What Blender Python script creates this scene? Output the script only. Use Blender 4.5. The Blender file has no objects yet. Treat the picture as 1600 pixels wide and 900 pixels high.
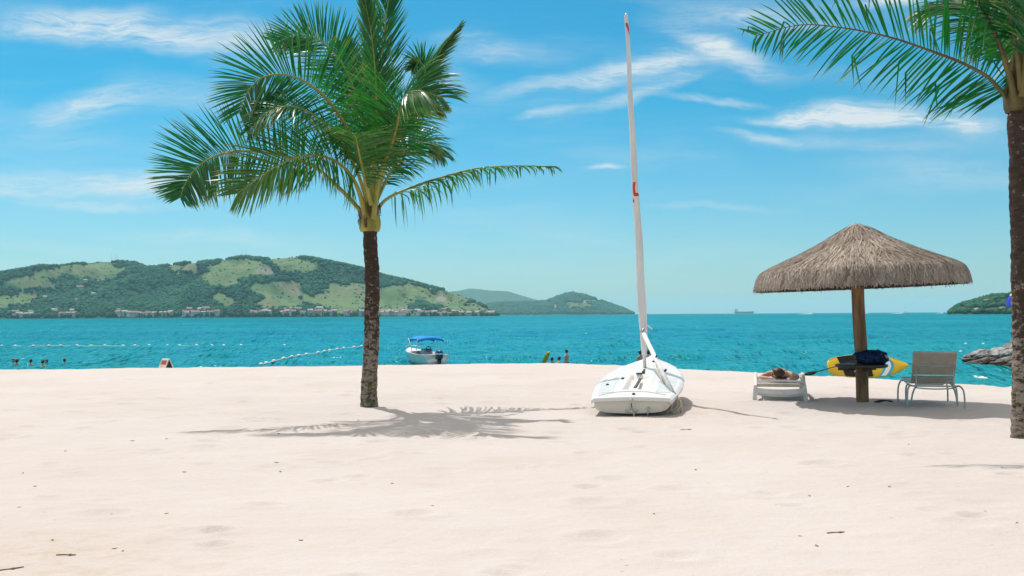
import bpy, bmesh, math, random
import numpy as np
from mathutils import Vector, Matrix, noise as mnoise

S = bpy.context.scene
COL = S.collection
RAD = math.radians
rng = random.Random(11)

# ------------------------------------------------------------------ camera, sky, sun, exposure
F = 1556.0                     # focal length in photograph pixels (35 mm on a 36 mm sensor)
EYE = 1.6
PITCH = math.atan(41.5 / F)
ROLL = RAD(-0.333)
CR = Matrix.Rotation(math.pi / 2 + PITCH, 3, 'X') @ Matrix.Rotation(ROLL, 3, 'Z')
cam_data = bpy.data.cameras.new('camera')
cam_data.sensor_width = 36.0
cam_data.lens = 36.0 * F / 1600.0
cam_data.clip_start = 0.1
cam_data.clip_end = 90000
camera = bpy.data.objects.new('camera', cam_data)
camera.matrix_world = Matrix.Translation((0, 0, EYE)) @ CR.to_4x4()
COL.objects.link(camera)
S.camera = camera

EXPOSURE = 0.28
S.view_settings.view_transform = 'Standard'
S.view_settings.look = 'None'
S.view_settings.exposure = EXPOSURE
S.view_settings.gamma = 1.0
S.view_settings.use_curve_mapping = False
S.render.engine = 'CYCLES'
S.cycles.use_denoising = True
S.cycles.max_bounces = 8
S.cycles.volume_bounces = 1
S.cycles.transparent_max_bounces = 8
S.cycles.caustics_reflective = False
S.cycles.caustics_refractive = False
S.cycles.sample_clamp_indirect = 6.0

TO_SUN = Vector((-0.26, 0.43, 1.0)).normalized()
SUN_EL = math.asin(TO_SUN.z)
SUN_ROT = math.atan2(TO_SUN.x, TO_SUN.y)
sun_data = bpy.data.lights.new('sun', 'SUN')
sun_data.energy = 3.05
sun_data.angle = RAD(0.5)
sun_data.color = (1.0, 0.965, 0.92)
sun = bpy.data.objects.new('sun', sun_data)
sun.rotation_euler = TO_SUN.to_track_quat('Z', 'Y').to_euler()
sun.location = TO_SUN * 50
COL.objects.link(sun)


def ray(px, py):
    return CR @ Vector(((px - 800) / F, (450 - py) / F, -1.0))


def at(px, py, Y):
    """world point seen at photograph pixel (px, py) at the distance Y ahead"""
    d = ray(px, py)
    return Vector((0, 0, EYE)) + d * (Y / d.y)


def on(px, py, z=0.0):
    """world point seen at pixel (px, py) lying at height z"""
    d = ray(px, py)
    return Vector((0, 0, EYE)) + d * ((z - EYE) / d.z)


class NT:
    """small helper to write node trees"""
    def __init__(self, tree):
        self.t = tree
        tree.nodes.clear()

    def n(self, kind, **kw):
        nd = self.t.nodes.new(kind)
        for k, v in kw.items():
            setattr(nd, k, v)
        return nd

    def put(self, sock, v):
        if isinstance(v, bpy.types.NodeSocket):
            self.t.links.new(v, sock)
        elif v is not None:
            if isinstance(v, (tuple, list)) and sock.type == 'RGBA' and len(v) == 3:
                v = (*v, 1)
            sock.default_value = v

    def math(self, op, a, b=None, c=None, clamp=False):
        nd = self.n('ShaderNodeMath', operation=op, use_clamp=clamp)
        self.put(nd.inputs[0], a)
        if b is not None: self.put(nd.inputs[1], b)
        if c is not None: self.put(nd.inputs[2], c)
        return nd.outputs[0]

    def vmath(self, op, a, b=None, s=None):
        nd = self.n('ShaderNodeVectorMath', operation=op)
        self.put(nd.inputs[0], a)
        if b is not None: self.put(nd.inputs[1], b)
        if s is not None: self.put(nd.inputs['Scale'], s)
        return nd.outputs['Value'] if op in ('LENGTH', 'DOT_PRODUCT') else nd.outputs[0]

    def ramp(self, v, a, b, lo=0.0, hi=1.0, smooth=True):
        nd = self.n('ShaderNodeMapRange', interpolation_type='SMOOTHSTEP' if smooth else 'LINEAR')
        self.put(nd.inputs['Value'], v)
        nd.inputs['From Min'].default_value = a
        nd.inputs['From Max'].default_value = b
        nd.inputs['To Min'].default_value = lo
        nd.inputs['To Max'].default_value = hi
        return nd.outputs[0]

    def mix(self, f, a, b, blend='MIX'):
        nd = self.n('ShaderNodeMix', data_type='RGBA', blend_type=blend)
        self.put(nd.inputs[0], f)
        self.put(nd.inputs[6], a)
        self.put(nd.inputs[7], b)
        return nd.outputs[2]

    def noise(self, vec, scale, detail=4, rough=0.55, dist=0.0, out='Fac'):
        nd = self.n('ShaderNodeTexNoise')
        self.put(nd.inputs['Vector'], vec)
        nd.inputs['Scale'].default_value = scale
        nd.inputs['Detail'].default_value = detail
        nd.inputs['Roughness'].default_value = rough
        nd.inputs['Distortion'].default_value = dist
        return nd.outputs[out]

    def mapping(self, vec, scale=(1, 1, 1), rot=(0, 0, 0), loc=(0, 0, 0)):
        nd = self.n('ShaderNodeMapping')
        self.put(nd.inputs[0], vec)
        nd.inputs['Location'].default_value = loc
        nd.inputs['Rotation'].default_value = rot
        nd.inputs['Scale'].default_value = scale
        return nd.outputs[0]

    def bump(self, h, strength=0.5, dist=0.02, normal=None):
        nd = self.n('ShaderNodeBump')
        nd.inputs['Strength'].default_value = strength
        nd.inputs['Distance'].default_value = dist
        self.put(nd.inputs['Height'], h)
        if normal is not None: self.put(nd.inputs['Normal'], normal)
        return nd.outputs[0]


# ---- sky: Nishita daylight with high thin cirrus laid out by direction
world = bpy.data.worlds.new('World')
S.world = world
world.use_nodes = True
w = NT(world.node_tree)
sky = w.n('ShaderNodeTexSky', sky_type='NISHITA')
sky.sun_disc = False
sky.sun_elevation = SUN_EL
sky.sun_rotation = SUN_ROT % (2 * math.pi)
sky.altitude = 0
sky.air_density = 1.0
sky.dust_density = 0.6
sky.ozone_density = 1.2
SKY_STRENGTH = 0.10
tc = w.n('ShaderNodeTexCoord').outputs['Generated']
sep = w.n('ShaderNodeSeparateXYZ'); w.put(sep.inputs[0], tc)
yy = w.math('MAXIMUM', sep.outputs[1], 0.03)
uu = w.math('DIVIDE', sep.outputs[0], yy)
vv = w.math('DIVIDE', sep.outputs[2], yy)
elev = sep.outputs[2]
grade = w.mix(w.ramp(elev, 0.0, 0.21, 0.0, 1.0, False), (0.62, 0.83, 0.97), (0.13, 0.77, 0.93))
grade = w.mix(w.ramp(elev, 0.30, 0.60), grade, (1.05, 0.96, 0.80))
tint = w.mix(1.0, sky.outputs[0], grade, 'MULTIPLY')
cmb = w.n('ShaderNodeCombineXYZ')
w.put(cmb.inputs[0], uu); w.put(cmb.inputs[1], vv)
uv = cmb.outputs[0]
warp = w.noise(uv, 7.0, 4, 0.6, 0.0, 'Color')
warp = w.vmath('SUBTRACT', warp, (0.5, 0.5, 0.5))
uvw = w.vmath('ADD', uv, w.vmath('MULTIPLY', warp, (0.10, 0.035, 0.0)))
#          cx   cy   rx   ry  turn amount
CIRRUS = [(230, 46, 290, 34, 4, 1.0), (100, 32, 170, 22, -6, 0.6), (150, 165, 110, 30, -8, 0.75),
          (300, 150, 160, 40, 6, 0.3), (90, 215, 140, 18, 6, 0.25), (190, 288, 250, 22, 3, 0.85), (20, 296, 90, 12, 4, 0.6),
          (150, 318, 160, 10, 3, 0.5), (330, 368, 220, 16, 3, 0.35), (130, 385, 220, 12, 2, 0.25),
          (760, 75, 110, 24, 8, 0.5), (880, 125, 150, 16, -10, 0.6), (1010, 100, 150, 26, -14, 0.85),
          (1130, 75, 130, 26, 22, 0.9), (1180, 25, 150, 24, 4, 0.7), (1000, 140, 140, 14, -18, 0.6), (860, 172, 60, 9, -10, 0.6),
          (1110, 157, 110, 9, 4, 0.65), (1330, 180, 125, 25, 0, 1.25), (1420, 193, 190, 14, 4, 1.0),
          (1240, 188, 90, 12, 2, 0.8), (1510, 190, 60, 24, 14, 0.6), (1180, 212, 70, 9, 8, 0.6), (1330, 225, 240, 16, 4, 0.35),
          (1400, 4, 70, 14, 0, 1.0), (955, 263, 36, 5, -2, 0.9), (850, 268, 30, 4, 0, 0.5), (1120, 325, 120, 7, 3, 0.3),
          (1480, 270, 200, 30, 4, 0.25), (640, 120, 160, 30, 6, 0.35), (420, 90, 120, 30, 6, 0.3)]
total = None
for cx, cy, rx, ry, turn, amt in CIRRUS:
    d = ray(cx, cy)
    mp = w.mapping(w.vmath('SUBTRACT', uvw, (d.x / d.y, d.z / d.y, 0)), (1, 1, 1), (0, 0, RAD(turn)))
    mp = w.vmath('MULTIPLY', mp, (F / rx, F / ry, 0))
    m = w.math('MULTIPLY', w.ramp(w.vmath('LENGTH', mp), 0.0, 1.25, 1.0, 0.0), amt)
    total = m if total is None else w.math('ADD', total, m)
streak = w.noise(w.mapping(uvw, (2.6, 15, 1), (0, 0, RAD(-5))), 3.2, 10, 0.68, 0.9)
fine = w.noise(w.mapping(uvw, (7, 44, 1), (0, 0, RAD(14))), 2.0, 8, 0.72, 1.6)
body = w.math('ADD', w.math('MULTIPLY', streak, 0.56), w.math('MULTIPLY', fine, 0.44))
wisps = w.ramp(body, 0.30, 0.64)
veil = w.math('MULTIPLY', w.ramp(w.noise(w.mapping(uvw, (1.4, 9, 1)), 2.0, 6, 0.6), 0.42, 0.8), 0.24)
cover = w.math('ADD', w.math('MULTIPLY', w.math('MULTIPLY', total, wisps), 0.95), veil)
cover = w.math('MULTIPLY', cover, w.ramp(sep.outputs[1], 0.1, 0.3))
fill_cloud = w.math('MULTIPLY', w.ramp(elev, 0.42, 0.72), w.ramp(w.noise(tc, 2.2, 5, 0.6), 0.3, 0.7, 0.55, 0.9))   # unseen bright cloud added overhead to lift and warm the shade
cover = w.math('MINIMUM', cover, 0.88)
cover = w.math('MAXIMUM', cover, 0.0)
CLOUD = 0.86 / (2 ** EXPOSURE) / SKY_STRENGTH
skycol = w.mix(cover, tint, (CLOUD * 0.93, CLOUD * 0.99, CLOUD))
skycol = w.mix(fill_cloud, skycol, (CLOUD * 1.50, CLOUD * 1.36, CLOUD * 1.16))
bg = w.n('ShaderNodeBackground')
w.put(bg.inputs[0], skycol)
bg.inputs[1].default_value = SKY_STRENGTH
wo = w.n('ShaderNodeOutputWorld')
w.t.links.new(bg.outputs[0], wo.inputs[0])

# ------------------------------------------------------------------ helpers
def material(name, build):
    m = bpy.data.materials.new(name)
    m.use_nodes = True
    t = NT(m.node_tree)
    out = t.n('ShaderNodeOutputMaterial')
    sh = build(t)
    t.t.links.new(sh, out.inputs[0])
    return m


def principled(t, color, rough=0.6, normal=None, spec=0.4, metal=0.0, sub=0.0):
    p = t.n('ShaderNodeBsdfPrincipled')
    t.put(p.inputs['Base Color'], color)
    t.put(p.inputs['Roughness'], rough)
    p.inputs['Specular IOR Level'].default_value = spec
    p.inputs['Metallic'].default_value = metal
    if normal is not None: t.put(p.inputs['Normal'], normal)
    return p.outputs[0]


def mat(name, c1, c2=None, scale=6.0, rough=0.55, bump=0.15, bdist=0.01, spec=0.4, metal=0.0, stretch=(1, 1, 1), lo=0.35, hi=0.65):
    """a plain surface with an uneven second colour and a little relief"""
    if c2 is None: c2 = tuple(c * 0.82 for c in c1)
    def b(t):
        v = t.mapping(t.n('ShaderNodeTexCoord').outputs['Object'], stretch)
        f = t.ramp(t.noise(v, scale, 5, 0.6), lo, hi)
        nrm = t.bump(t.noise(v, scale * 4, 4, 0.6), bump, bdist) if bump else None
        return principled(t, t.mix(f, c1, c2), rough, nrm, spec, metal)
    return material(name, b)


class MB:
    """collects shapes into ONE mesh"""
    def __init__(self):
        self.v = []; self.f = []; self.m = []; self.c = []

    def add(self, verts, faces, mi=0, col=None):
        o = len(self.v)
        self.v.extend(tuple(p) for p in verts)
        self.f.extend(tuple(i + o for i in f) for f in faces)
        self.m.extend([mi] * len(faces))
        self.c.extend([col or (0, 0, 0, 1)] * len(verts) if not isinstance(col, list) else col)

    def box(self, c, s, R=None, mi=0, bev=0.0):
        bm = bmesh.new()
        bmesh.ops.create_cube(bm, size=1.0)
        bmesh.ops.scale(bm, vec=s, verts=bm.verts)
        if bev:
            bmesh.ops.bevel(bm, geom=bm.edges[:], offset=bev, segments=2, affect='EDGES', profile=0.5)
        if R is not None: bmesh.ops.transform(bm, matrix=R.to_4x4(), verts=bm.verts)
        bmesh.ops.translate(bm, vec=c, verts=bm.verts)
        bm.verts.index_update()
        self.add([v.co.copy() for v in bm.verts], [[v.index for v in f.verts] for f in bm.faces], mi)
        bm.free()

    def tube(self, pts, radii, n=8, mi=0, cap=True, wob=0.0, col=None):
        pts = [Vector(p) for p in pts]
        if not hasattr(radii, '__len__'): radii = [radii] * len(pts)
        ref = None
        vs = []; fs = []
        for i, p in enumerate(pts):
            T = (pts[min(i + 1, len(pts) - 1)] - pts[max(i - 1, 0)]).normalized()
            if ref is None:
                ref = Vector((1, 0, 0)) if abs(T.x) < 0.8 else Vector((0, 1, 0))
            A = (ref - T * ref.dot(T)).normalized(); ref = A
            B = T.cross(A)
            for k in range(n):
                a = 2 * math.pi * k / n
                r = radii[i] * (1 + (rng.uniform(-wob, wob) if wob else 0))
                vs.append(p + A * (math.cos(a) * r) + B * (math.sin(a) * r))
        for i in range(len(pts) - 1):
            for k in range(n):
                k2 = (k + 1) % n
                fs.append((i * n + k, i * n + k2, (i + 1) * n + k2, (i + 1) * n + k))
        if cap:
            fs.append(tuple(reversed(range(n))))
            fs.append(tuple((len(pts) - 1) * n + k for k in range(n)))
        self.add(vs, fs, mi, col)

    def loft(self, rings, mi=0, closed=True, cap=True):
        n = len(rings[0]); vs = [p for r in rings for p in r]; fs = []
        for i in range(len(rings) - 1):
            for k in range(n if closed else n - 1):
                k2 = (k + 1) % n
                fs.append((i * n + k, i * n + k2, (i + 1) * n + k2, (i + 1) * n + k))
        if cap:
            fs.append(tuple(reversed(range(n))))
            fs.append(tuple((len(rings) - 1) * n + k for k in range(n)))
        self.add(vs, fs, mi)

    def lathe(self, prof, c=(0, 0, 0), n=32, mi=0):
        c = Vector(c)
        self.loft([[c + Vector((r * math.cos(2 * math.pi * k / n), r * math.sin(2 * math.pi * k / n), z)) for k in range(n)] for r, z in prof], mi)

    def build(self, name, mats, parent=None, smooth=True, colname=None):
        me = bpy.data.meshes.new(name)
        me.from_pydata(self.v, [], self.f)
        if not isinstance(mats, (list, tuple)): mats = [mats]
        for m in mats: me.materials.append(m)
        me.polygons.foreach_set('material_index', self.m)
        me.polygons.foreach_set('use_smooth', [smooth] * len(self.f))
        if colname:
            a = me.color_attributes.new(colname, 'FLOAT_COLOR', 'POINT')
            a.data.foreach_set('color', np.array(self.c, dtype=np.float32).ravel())
        me.update()
        return link(name, me, parent)


def link(name, me, parent=None):
    o = bpy.data.objects.new(name, me)
    COL.objects.link(o)
    if parent is not None: adopt(o, parent)
    return o


def adopt(o, parent):
    """parent o, keeping it where it stands in the world (parents are at most two levels deep)"""
    o.parent = parent
    mw = parent.matrix_basis.copy()
    if parent.parent is not None:
        mw = parent.parent.matrix_basis @ parent.matrix_parent_inverse @ mw
    o.matrix_parent_inverse = mw.inverted()


def local(o, parent):
    """parent o whose mesh is written in the parent's own coordinates"""
    o.parent = parent
    return o


def flat_shade(o, angle=None):
    o.data.polygons.foreach_set('use_smooth', [False] * len(o.data.polygons))
    return o


def bevel(o, w_=0.01, seg=2):
    md = o.modifiers.new('bevel', 'BEVEL'); md.width = w_; md.segments = seg; md.limit_method = 'ANGLE'
    return o


def tag(o, label=None, cat=None, group=None, kind=None):
    if label: o['label'] = label
    if cat: o['category'] = cat
    if group: o['group'] = group
    if kind: o['kind'] = kind
    return o


def thing(name, label, cat, loc=(0, 0, 0), rot=(0, 0, 0), group=None):
    e = bpy.data.objects.new(name, None)
    e.empty_display_size = 0.2
    e.location = loc; e.rotation_euler = rot
    COL.objects.link(e)
    # matrix_basis is derived from loc/rot and is valid at once
    return tag(e, label, cat, group)


def copy_tree(o, parent=None):
    c = o.copy(); COL.objects.link(c)
    if parent is not None:
        c.parent = parent
    for ch in [x for x in o.children]:
        copy_tree(ch, c)
    return c


def _hash(ix, iy, seed):
    h = (ix.astype(np.int64) * 374761393 + iy.astype(np.int64) * 668265263 + seed * 974711) & 0xffffffff
    h = ((h ^ (h >> 13)) * 1274126177) & 0xffffffff
    return ((h ^ (h >> 16)) & 0xffff) / 65535.0


def vnoise(x, y, seed=0):
    ix = np.floor(x); iy = np.floor(y)
    fx = x - ix; fy = y - iy
    fx = fx * fx * fx * (fx * (fx * 6 - 15) + 10); fy = fy * fy * fy * (fy * (fy * 6 - 15) + 10)
    a = _hash(ix, iy, seed); b = _hash(ix + 1, iy, seed)
    c = _hash(ix, iy + 1, seed); d = _hash(ix + 1, iy + 1, seed)
    return (a * (1 - fx) + b * fx) * (1 - fy) + (c * (1 - fx) + d * fx) * fy


def fbm(x, y, seed=0, octs=4, gain=0.5):
    s = 0.0; a = 1.0; t = 0.0
    for i in range(octs):
        s = s + a * (vnoise(x * 2 ** i + 17.3 * i, y * 2 ** i - 9.1 * i, seed + i) - 0.5); t += a; a *= gain
    return s / t


def fast_mesh(name, P, faces, mats, smooth=True, attrs=None, mi=None, parent=None):
    """numpy arrays to a mesh object; faces is (n,3) or (n,4)"""
    me = bpy.data.meshes.new(name)
    P = np.asarray(P, dtype=np.float32); faces = np.asarray(faces, dtype=np.int32)
    k = faces.shape[1]
    me.vertices.add(len(P)); me.vertices.foreach_set('co', P.ravel())
    me.loops.add(faces.size); me.loops.foreach_set('vertex_index', faces.ravel())
    me.polygons.add(len(faces))
    me.polygons.foreach_set('loop_start', np.arange(0, faces.size, k, dtype=np.int32))
    me.polygons.foreach_set('loop_total', np.full(len(faces), k, dtype=np.int32))
    for m in (mats if isinstance(mats, (list, tuple)) else [mats]): me.materials.append(m)
    me.update(calc_edges=True)
    me.polygons.foreach_set('use_smooth', [smooth] * len(faces))
    if mi is not None: me.polygons.foreach_set('material_index', np.asarray(mi, dtype=np.int32))
    for an, av in (attrs or {}).items():
        a = me.attributes.new(an, 'FLOAT', 'POINT'); a.data.foreach_set('value', np.asarray(av, dtype=np.float32))
    me.validate()
    return link(name, me, parent)


def grid_faces(n, m):
    i, j = np.meshgrid(np.arange(n - 1), np.arange(m - 1), indexing='ij')
    a = (i * m + j).ravel()
    return np.stack([a, a + 1, a + m + 1, a + m], 1)


def catmull(pts, n):
    P = [Vector(p) for p in pts]
    P = [P[0] * 2 - P[1]] + P + [P[-1] * 2 - P[-2]]
    segs = len(P) - 3; out = []
    for k in range(n):
        u = k / (n - 1) * segs; i = min(int(u), segs - 1); t = u - i
        a, b, c, d = P[i], P[i + 1], P[i + 2], P[i + 3]
        out.append(0.5 * ((2 * b) + (c - a) * t + (2 * a - 5 * b + 4 * c - d) * t * t + (3 * b - 3 * c + d - a) * t ** 3))
    return out


# ------------------------------------------------------------------ ground: beach
WATER = -1.3
CREST_X = [-60, -24, -16.4, -10, -3.2, 1.1, 3.5, 5.6, 6.8, 8.5, 10.5, 11.6, 14, 25, 60]
CREST_Y = [30.5, 31.3, 31.9, 33.0, 33.6, 34.0, 31.5, 29.2, 28.0, 26.4, 23.4, 22.3, 21.6, 21, 20]


def crest(x):
    return np.interp(x, CREST_X, CREST_Y) * 1.0


FOOT = [(rng.uniform(-13, 16), rng.uniform(5, 26), rng.uniform(0.10, 0.22), rng.uniform(0.010, 0.032)) for _ in range(650)]


def sand_height(x, y):
    x = np.asarray(x, dtype=float); y = np.asarray(y, dtype=float)
    d = y - crest(x) + fbm(x * 0.35, y * 0.35, 40, 2) * 0.8
    s = np.where(d > 8, d, np.log1p(np.exp(np.clip(d / 0.8, -40, 40))) * 0.8)
    z = -0.15 * s
    z = np.maximum(z, -2.7)
    z = z + 0.10 * fbm(x * 0.16, y * 0.16, 3, 3)
    z = z + 0.050 * fbm(x * 0.9, y * 1.3, 5, 3) + 0.020 * fbm(x * 3.4, y * 4.4, 6, 3)
    for cx, cy, r, h in ((2.45, 18.0, 0.75, 0.10), (2.1, 16.9, 0.6, 0.05)):
        z = z + h * np.exp(-((x - cx) ** 2 + (y - cy) ** 2) / (r * r))
    return z


xs = np.concatenate([np.linspace(-70, -18, 50, endpoint=False), np.linspace(-18, 22, 760, endpoint=False), np.linspace(22, 70, 50)])
ys = np.concatenate([np.linspace(-14, 4.5, 30, endpoint=False), 4.5 * (36 / 4.5) ** np.linspace(0, 1, 640, endpoint=False), np.linspace(36, 75, 60)])
GX, GY = np.meshgrid(xs, ys, indexing='ij')
GZ = sand_height(GX, GY)
for fx, fy, r, h in FOOT:
    i0, i1 = np.searchsorted(xs, [fx - 3 * r, fx + 3 * r]); j0, j1 = np.searchsorted(ys, [fy - 3 * r, fy + 3 * r])
    sx = GX[i0:i1, j0:j1] - fx; sy = GY[i0:i1, j0:j1] - fy
    q = (sx * sx + sy * sy * 1.6) / (r * r)
    GZ[i0:i1, j0:j1] += h * (-np.exp(-q * 1.6) + 0.55 * np.exp(-((np.sqrt(q) - 1.25) / 0.4) ** 2))


def ground(x, y):
    i = int(np.clip(np.searchsorted(xs, x), 1, len(xs) - 1)); j = int(np.clip(np.searchsorted(ys, y), 1, len(ys) - 1))
    a = (x - xs[i - 1]) / (xs[i] - xs[i - 1]); b = (y - ys[j - 1]) / (ys[j] - ys[j - 1])
    return float((GZ[i - 1, j - 1] * (1 - a) + GZ[i, j - 1] * a) * (1 - b) + (GZ[i - 1, j] * (1 - a) + GZ[i, j] * a) * b)


def m_sand(t):
    p = t.n('ShaderNodeNewGeometry').outputs['Position']
    big = t.ramp(t.noise(p, 0.35, 4, 0.6), 0.35, 0.7)
    c = t.mix(big, (0.57, 0.522, 0.505), (0.535, 0.48, 0.455))
    mid = t.ramp(t.noise(p, 3.0, 6, 0.7), 0.45, 0.8)
    c = t.mix(t.math('MULTIPLY', mid, 0.35), c, (0.54, 0.44, 0.34))
    grain = t.noise(p, 90, 3, 0.7)
    c = t.mix(t.ramp(grain, 0.3, 0.75, 0.0, 0.35), c, (0.5, 0.42, 0.35))
    # sparse scraps of leaf and shell grit, gathered in loose drifts
    drift = t.ramp(t.noise(p, 0.45, 3, 0.6), 0.52, 0.68)
    grit = t.n('ShaderNodeTexVoronoi', feature='F1'); t.put(grit.inputs['Vector'], p); grit.inputs['Scale'].default_value = 7.0
    r = t.noise(p, 2.2, 3, 0.6)
    spot = t.ramp(t.math('ADD', grit.outputs['Distance'], t.math('MULTIPLY', t.math('SUBTRACT', r, 0.5), 0.25)), 0.05, 0.10, 1.0, 0.0)
    spot = t.math('MULTIPLY', spot, drift)
    c = t.mix(t.math('MULTIPLY', spot, 0.55), c, (0.20, 0.13, 0.08))
    # a dirtier drift of old sand and scraps near the left foreground
    dirt = t.ramp(t.vmath('LENGTH', t.vmath('SUBTRACT', p, (-3.3, 6.3, 0))), 0.3, 2.2, 1.0, 0.0)
    c = t.mix(t.math('MULTIPLY', dirt, t.ramp(t.noise(p, 4.0, 6, 0.75), 0.42, 0.72, 0.1, 0.75)), c, (0.47, 0.37, 0.28))
    # wet sand where the swash reaches
    z = t.n('ShaderNodeSeparateXYZ'); t.put(z.inputs[0], p)
    wet = t.ramp(z.outputs[2], -1.15, -0.85, 1.0, 0.0)
    c = t.mix(wet, c, (0.30, 0.23, 0.17))
    hgt = t.math('ADD', t.math('MULTIPLY', t.noise(p, 9, 5, 0.65), 0.8), t.math('MULTIPLY', t.noise(p, 60, 4, 0.7), 0.25))
    nrm = t.bump(hgt, 0.75, 0.028)
    return principled(t, c, 0.95, nrm, 0.15)


M_SAND = material('sand', m_sand)
beach = fast_mesh('beach', np.stack([GX, GY, GZ], -1).reshape(-1, 3), grid_faces(len(xs), len(ys)), M_SAND)
beach['kind'] = 'structure'

# ------------------------------------------------------------------ sea
wy = 26 * (26000 / 26) ** np.linspace(0, 1, 1300)
wa = np.linspace(-1.1, 1.1, 1300)
WA, WY = np.meshgrid(wa, wy, indexing='ij')
WX = WA * WY
step = WY * (math.log(1000) / 1300)
WZ = np.zeros_like(WX)
wr = random.Random(5)
for k in range(26):
    lam = 0.9 * 1.17 ** k * wr.uniform(0.9, 1.1)
    if lam > 26: break
    ang = RAD(wr.gauss(90, 26))
    kx, ky = math.cos(ang) * 2 * math.pi / lam, math.sin(ang) * 2 * math.pi / lam
    amp = 0.0085 * lam ** 0.75 * wr.uniform(0.7, 1.2)
    fade = np.clip((lam / step - 3.0) / 4.0, 0, 1)
    ph = wr.uniform(0, 6.28) + 1.3 * fbm(WX * 0.12 / lam, WY * 0.12 / lam, 90 + k, 2) * 6
    sw = np.sin(kx * WX + ky * WY + ph)
    WZ += amp * fade * (1 - np.abs(sw) * 1.0) * 1.2 if k % 2 else amp * fade * sw
stepx = WY * (2.2 / 1300)
for q, lam in enumerate((0.7, 1.3, 2.5, 5.0, 10.0, 21.0, 45.0)):
    fade = np.clip((lam / stepx - 2.0) / 2.0, 0, 1)
    nz = 1 - np.abs(2 * vnoise(WX / lam + 31.7 * q, WY / (1.7 * lam) - 12.3 * q + 0.35 * WX / lam, 200 + q) - 1) * 1.0
    WZ += 0.028 * lam ** 0.62 * fade * (nz ** 2 - 0.4)
WZ = WZ * np.clip((WY - 30) / 20, 0.35, 1) + WATER
WZ -= np.mean(WZ) - WATER


def m_water(t):
    p = t.n('ShaderNodeNewGeometry').outputs['Position']
    a = t.noise(t.mapping(p, (1.0, 0.55, 1)), 2.2, 5, 0.65, 0.4)
    b = t.noise(t.mapping(p, (1.0, 0.30, 1), (0, 0, 0.12)), 0.75, 5, 0.65, 0.3)
    c = t.noise(t.mapping(p, (1.0, 0.22, 1), (0, 0, -0.1)), 0.16, 5, 0.68)
    n1 = t.bump(a, 1.0, 0.11)
    n2 = t.bump(b, 1.0, 0.55, n1)
    n3 = t.bump(c, 1.0, 5.0, n2)
    wind = t.ramp(t.noise(t.mapping(p, (0.25, 1.0, 1)), 0.018, 4, 0.6), 0.35, 0.7)
    y = t.n('ShaderNodeSeparateXYZ'); t.put(y.inputs[0], p)
    shallow = t.ramp(y.outputs[1], 40, 130, 1.0, 0.0)
    deep = t.ramp(y.outputs[1], 150, 2500)
    col = t.mix(wind, (0.002, 0.195, 0.24), (0.008, 0.285, 0.315))
    col = t.mix(t.math('MULTIPLY', shallow, 0.5), col, (0.022, 0.31, 0.29))
    col = t.mix(t.math('MULTIPLY', deep, 0.7), col, (0.001, 0.15, 0.21))
    dif = t.n('ShaderNodeBsdfDiffuse'); t.put(dif.inputs[0], col); t.put(dif.inputs['Normal'], n3)
    gl = t.n('ShaderNodeBsdfGlossy'); gl.inputs['Roughness'].default_value = 0.10
    t.put(gl.inputs[0], (0.35, 0.85, 1.0)); t.put(gl.inputs['Normal'], n3)
    fr = t.n('ShaderNodeFresnel'); fr.inputs[0].default_value = 1.33; t.put(fr.inputs['Normal'], n3)
    mx = t.n('ShaderNodeMixShader')
    t.put(mx.inputs[0], t.math('MULTIPLY', fr.outputs[0], t.ramp(y.outputs[1], 60, 900, 1.0, 0.55)))
    t.t.links.new(dif.outputs[0], mx.inputs[1]); t.t.links.new(gl.outputs[0], mx.inputs[2])
    return mx.outputs[0]


M_WATER = material('sea_water', m_water)
sea = fast_mesh('sea', np.stack([WX, WY, WZ], -1).reshape(-1, 3), grid_faces(len(wa), len(wy))[:, ::-1], M_WATER)
sea['kind'] = 'structure'

M_FOAM = mat('foam', (0.82, 0.84, 0.84), (0.6, 0.68, 0.7), 4.0, 0.7, 0.6, 0.05)

# ------------------------------------------------------------------ far land
def horizon_y(px):
    # pixel row of the true horizon above column px
    return 450 + 41.5 - math.tan(-ROLL) * (px - 800)


ico_v = None
def ico():
    bm = bmesh.new(); bmesh.ops.create_icosphere(bm, subdivisions=1, radius=1.0)
    v = np.array([tuple(x.co) for x in bm.verts]); f = np.array([[q.index for q in x.verts] for x in bm.faces]); bm.free()
    return v, f
ICO_V, ICO_F = ico()


def m_land(name, grass, grass2, earth, forest):
    def b(t):
        p = t.n('ShaderNodeNewGeometry').outputs['Position']
        a = t.n('ShaderNodeAttribute', attribute_name='grass')
        g = t.mix(t.ramp(t.noise(p, 0.011, 5, 0.65), 0.35, 0.65), grass, grass2)
        g = t.mix(t.ramp(t.noise(p, 0.009, 8, 0.75), 0.48, 0.68), g, earth)
        g = t.mix(t.ramp(t.noise(p, 0.06, 4, 0.7), 0.57, 0.66), g, forest)
        f = t.mix(t.ramp(t.noise(p, 0.03, 5, 0.65), 0.35, 0.65), forest, tuple(c * 1.9 for c in forest))
        fac = t.ramp(t.math('ADD', a.outputs['Fac'], t.math('MULTIPLY', t.math('SUBTRACT', t.noise(p, 0.014, 8, 0.78), 0.5), 1.3)), 0.36, 0.68)
        rock = t.n('ShaderNodeAttribute', attribute_name='rock')
        c = t.mix(fac, f, g)
        c = t.mix(rock.outputs['Fac'], c, (0.30, 0.26, 0.24))
        return principled(t, c, 0.95, t.bump(t.noise(p, 0.05, 6, 0.7), 0.8, 5.0), 0.1)
    return material(name, b)


M_HILL = m_land('hill_grass', (0.15, 0.215, 0.10), (0.095, 0.165, 0.075), (0.20, 0.175, 0.13), (0.014, 0.062, 0.04))


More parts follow.
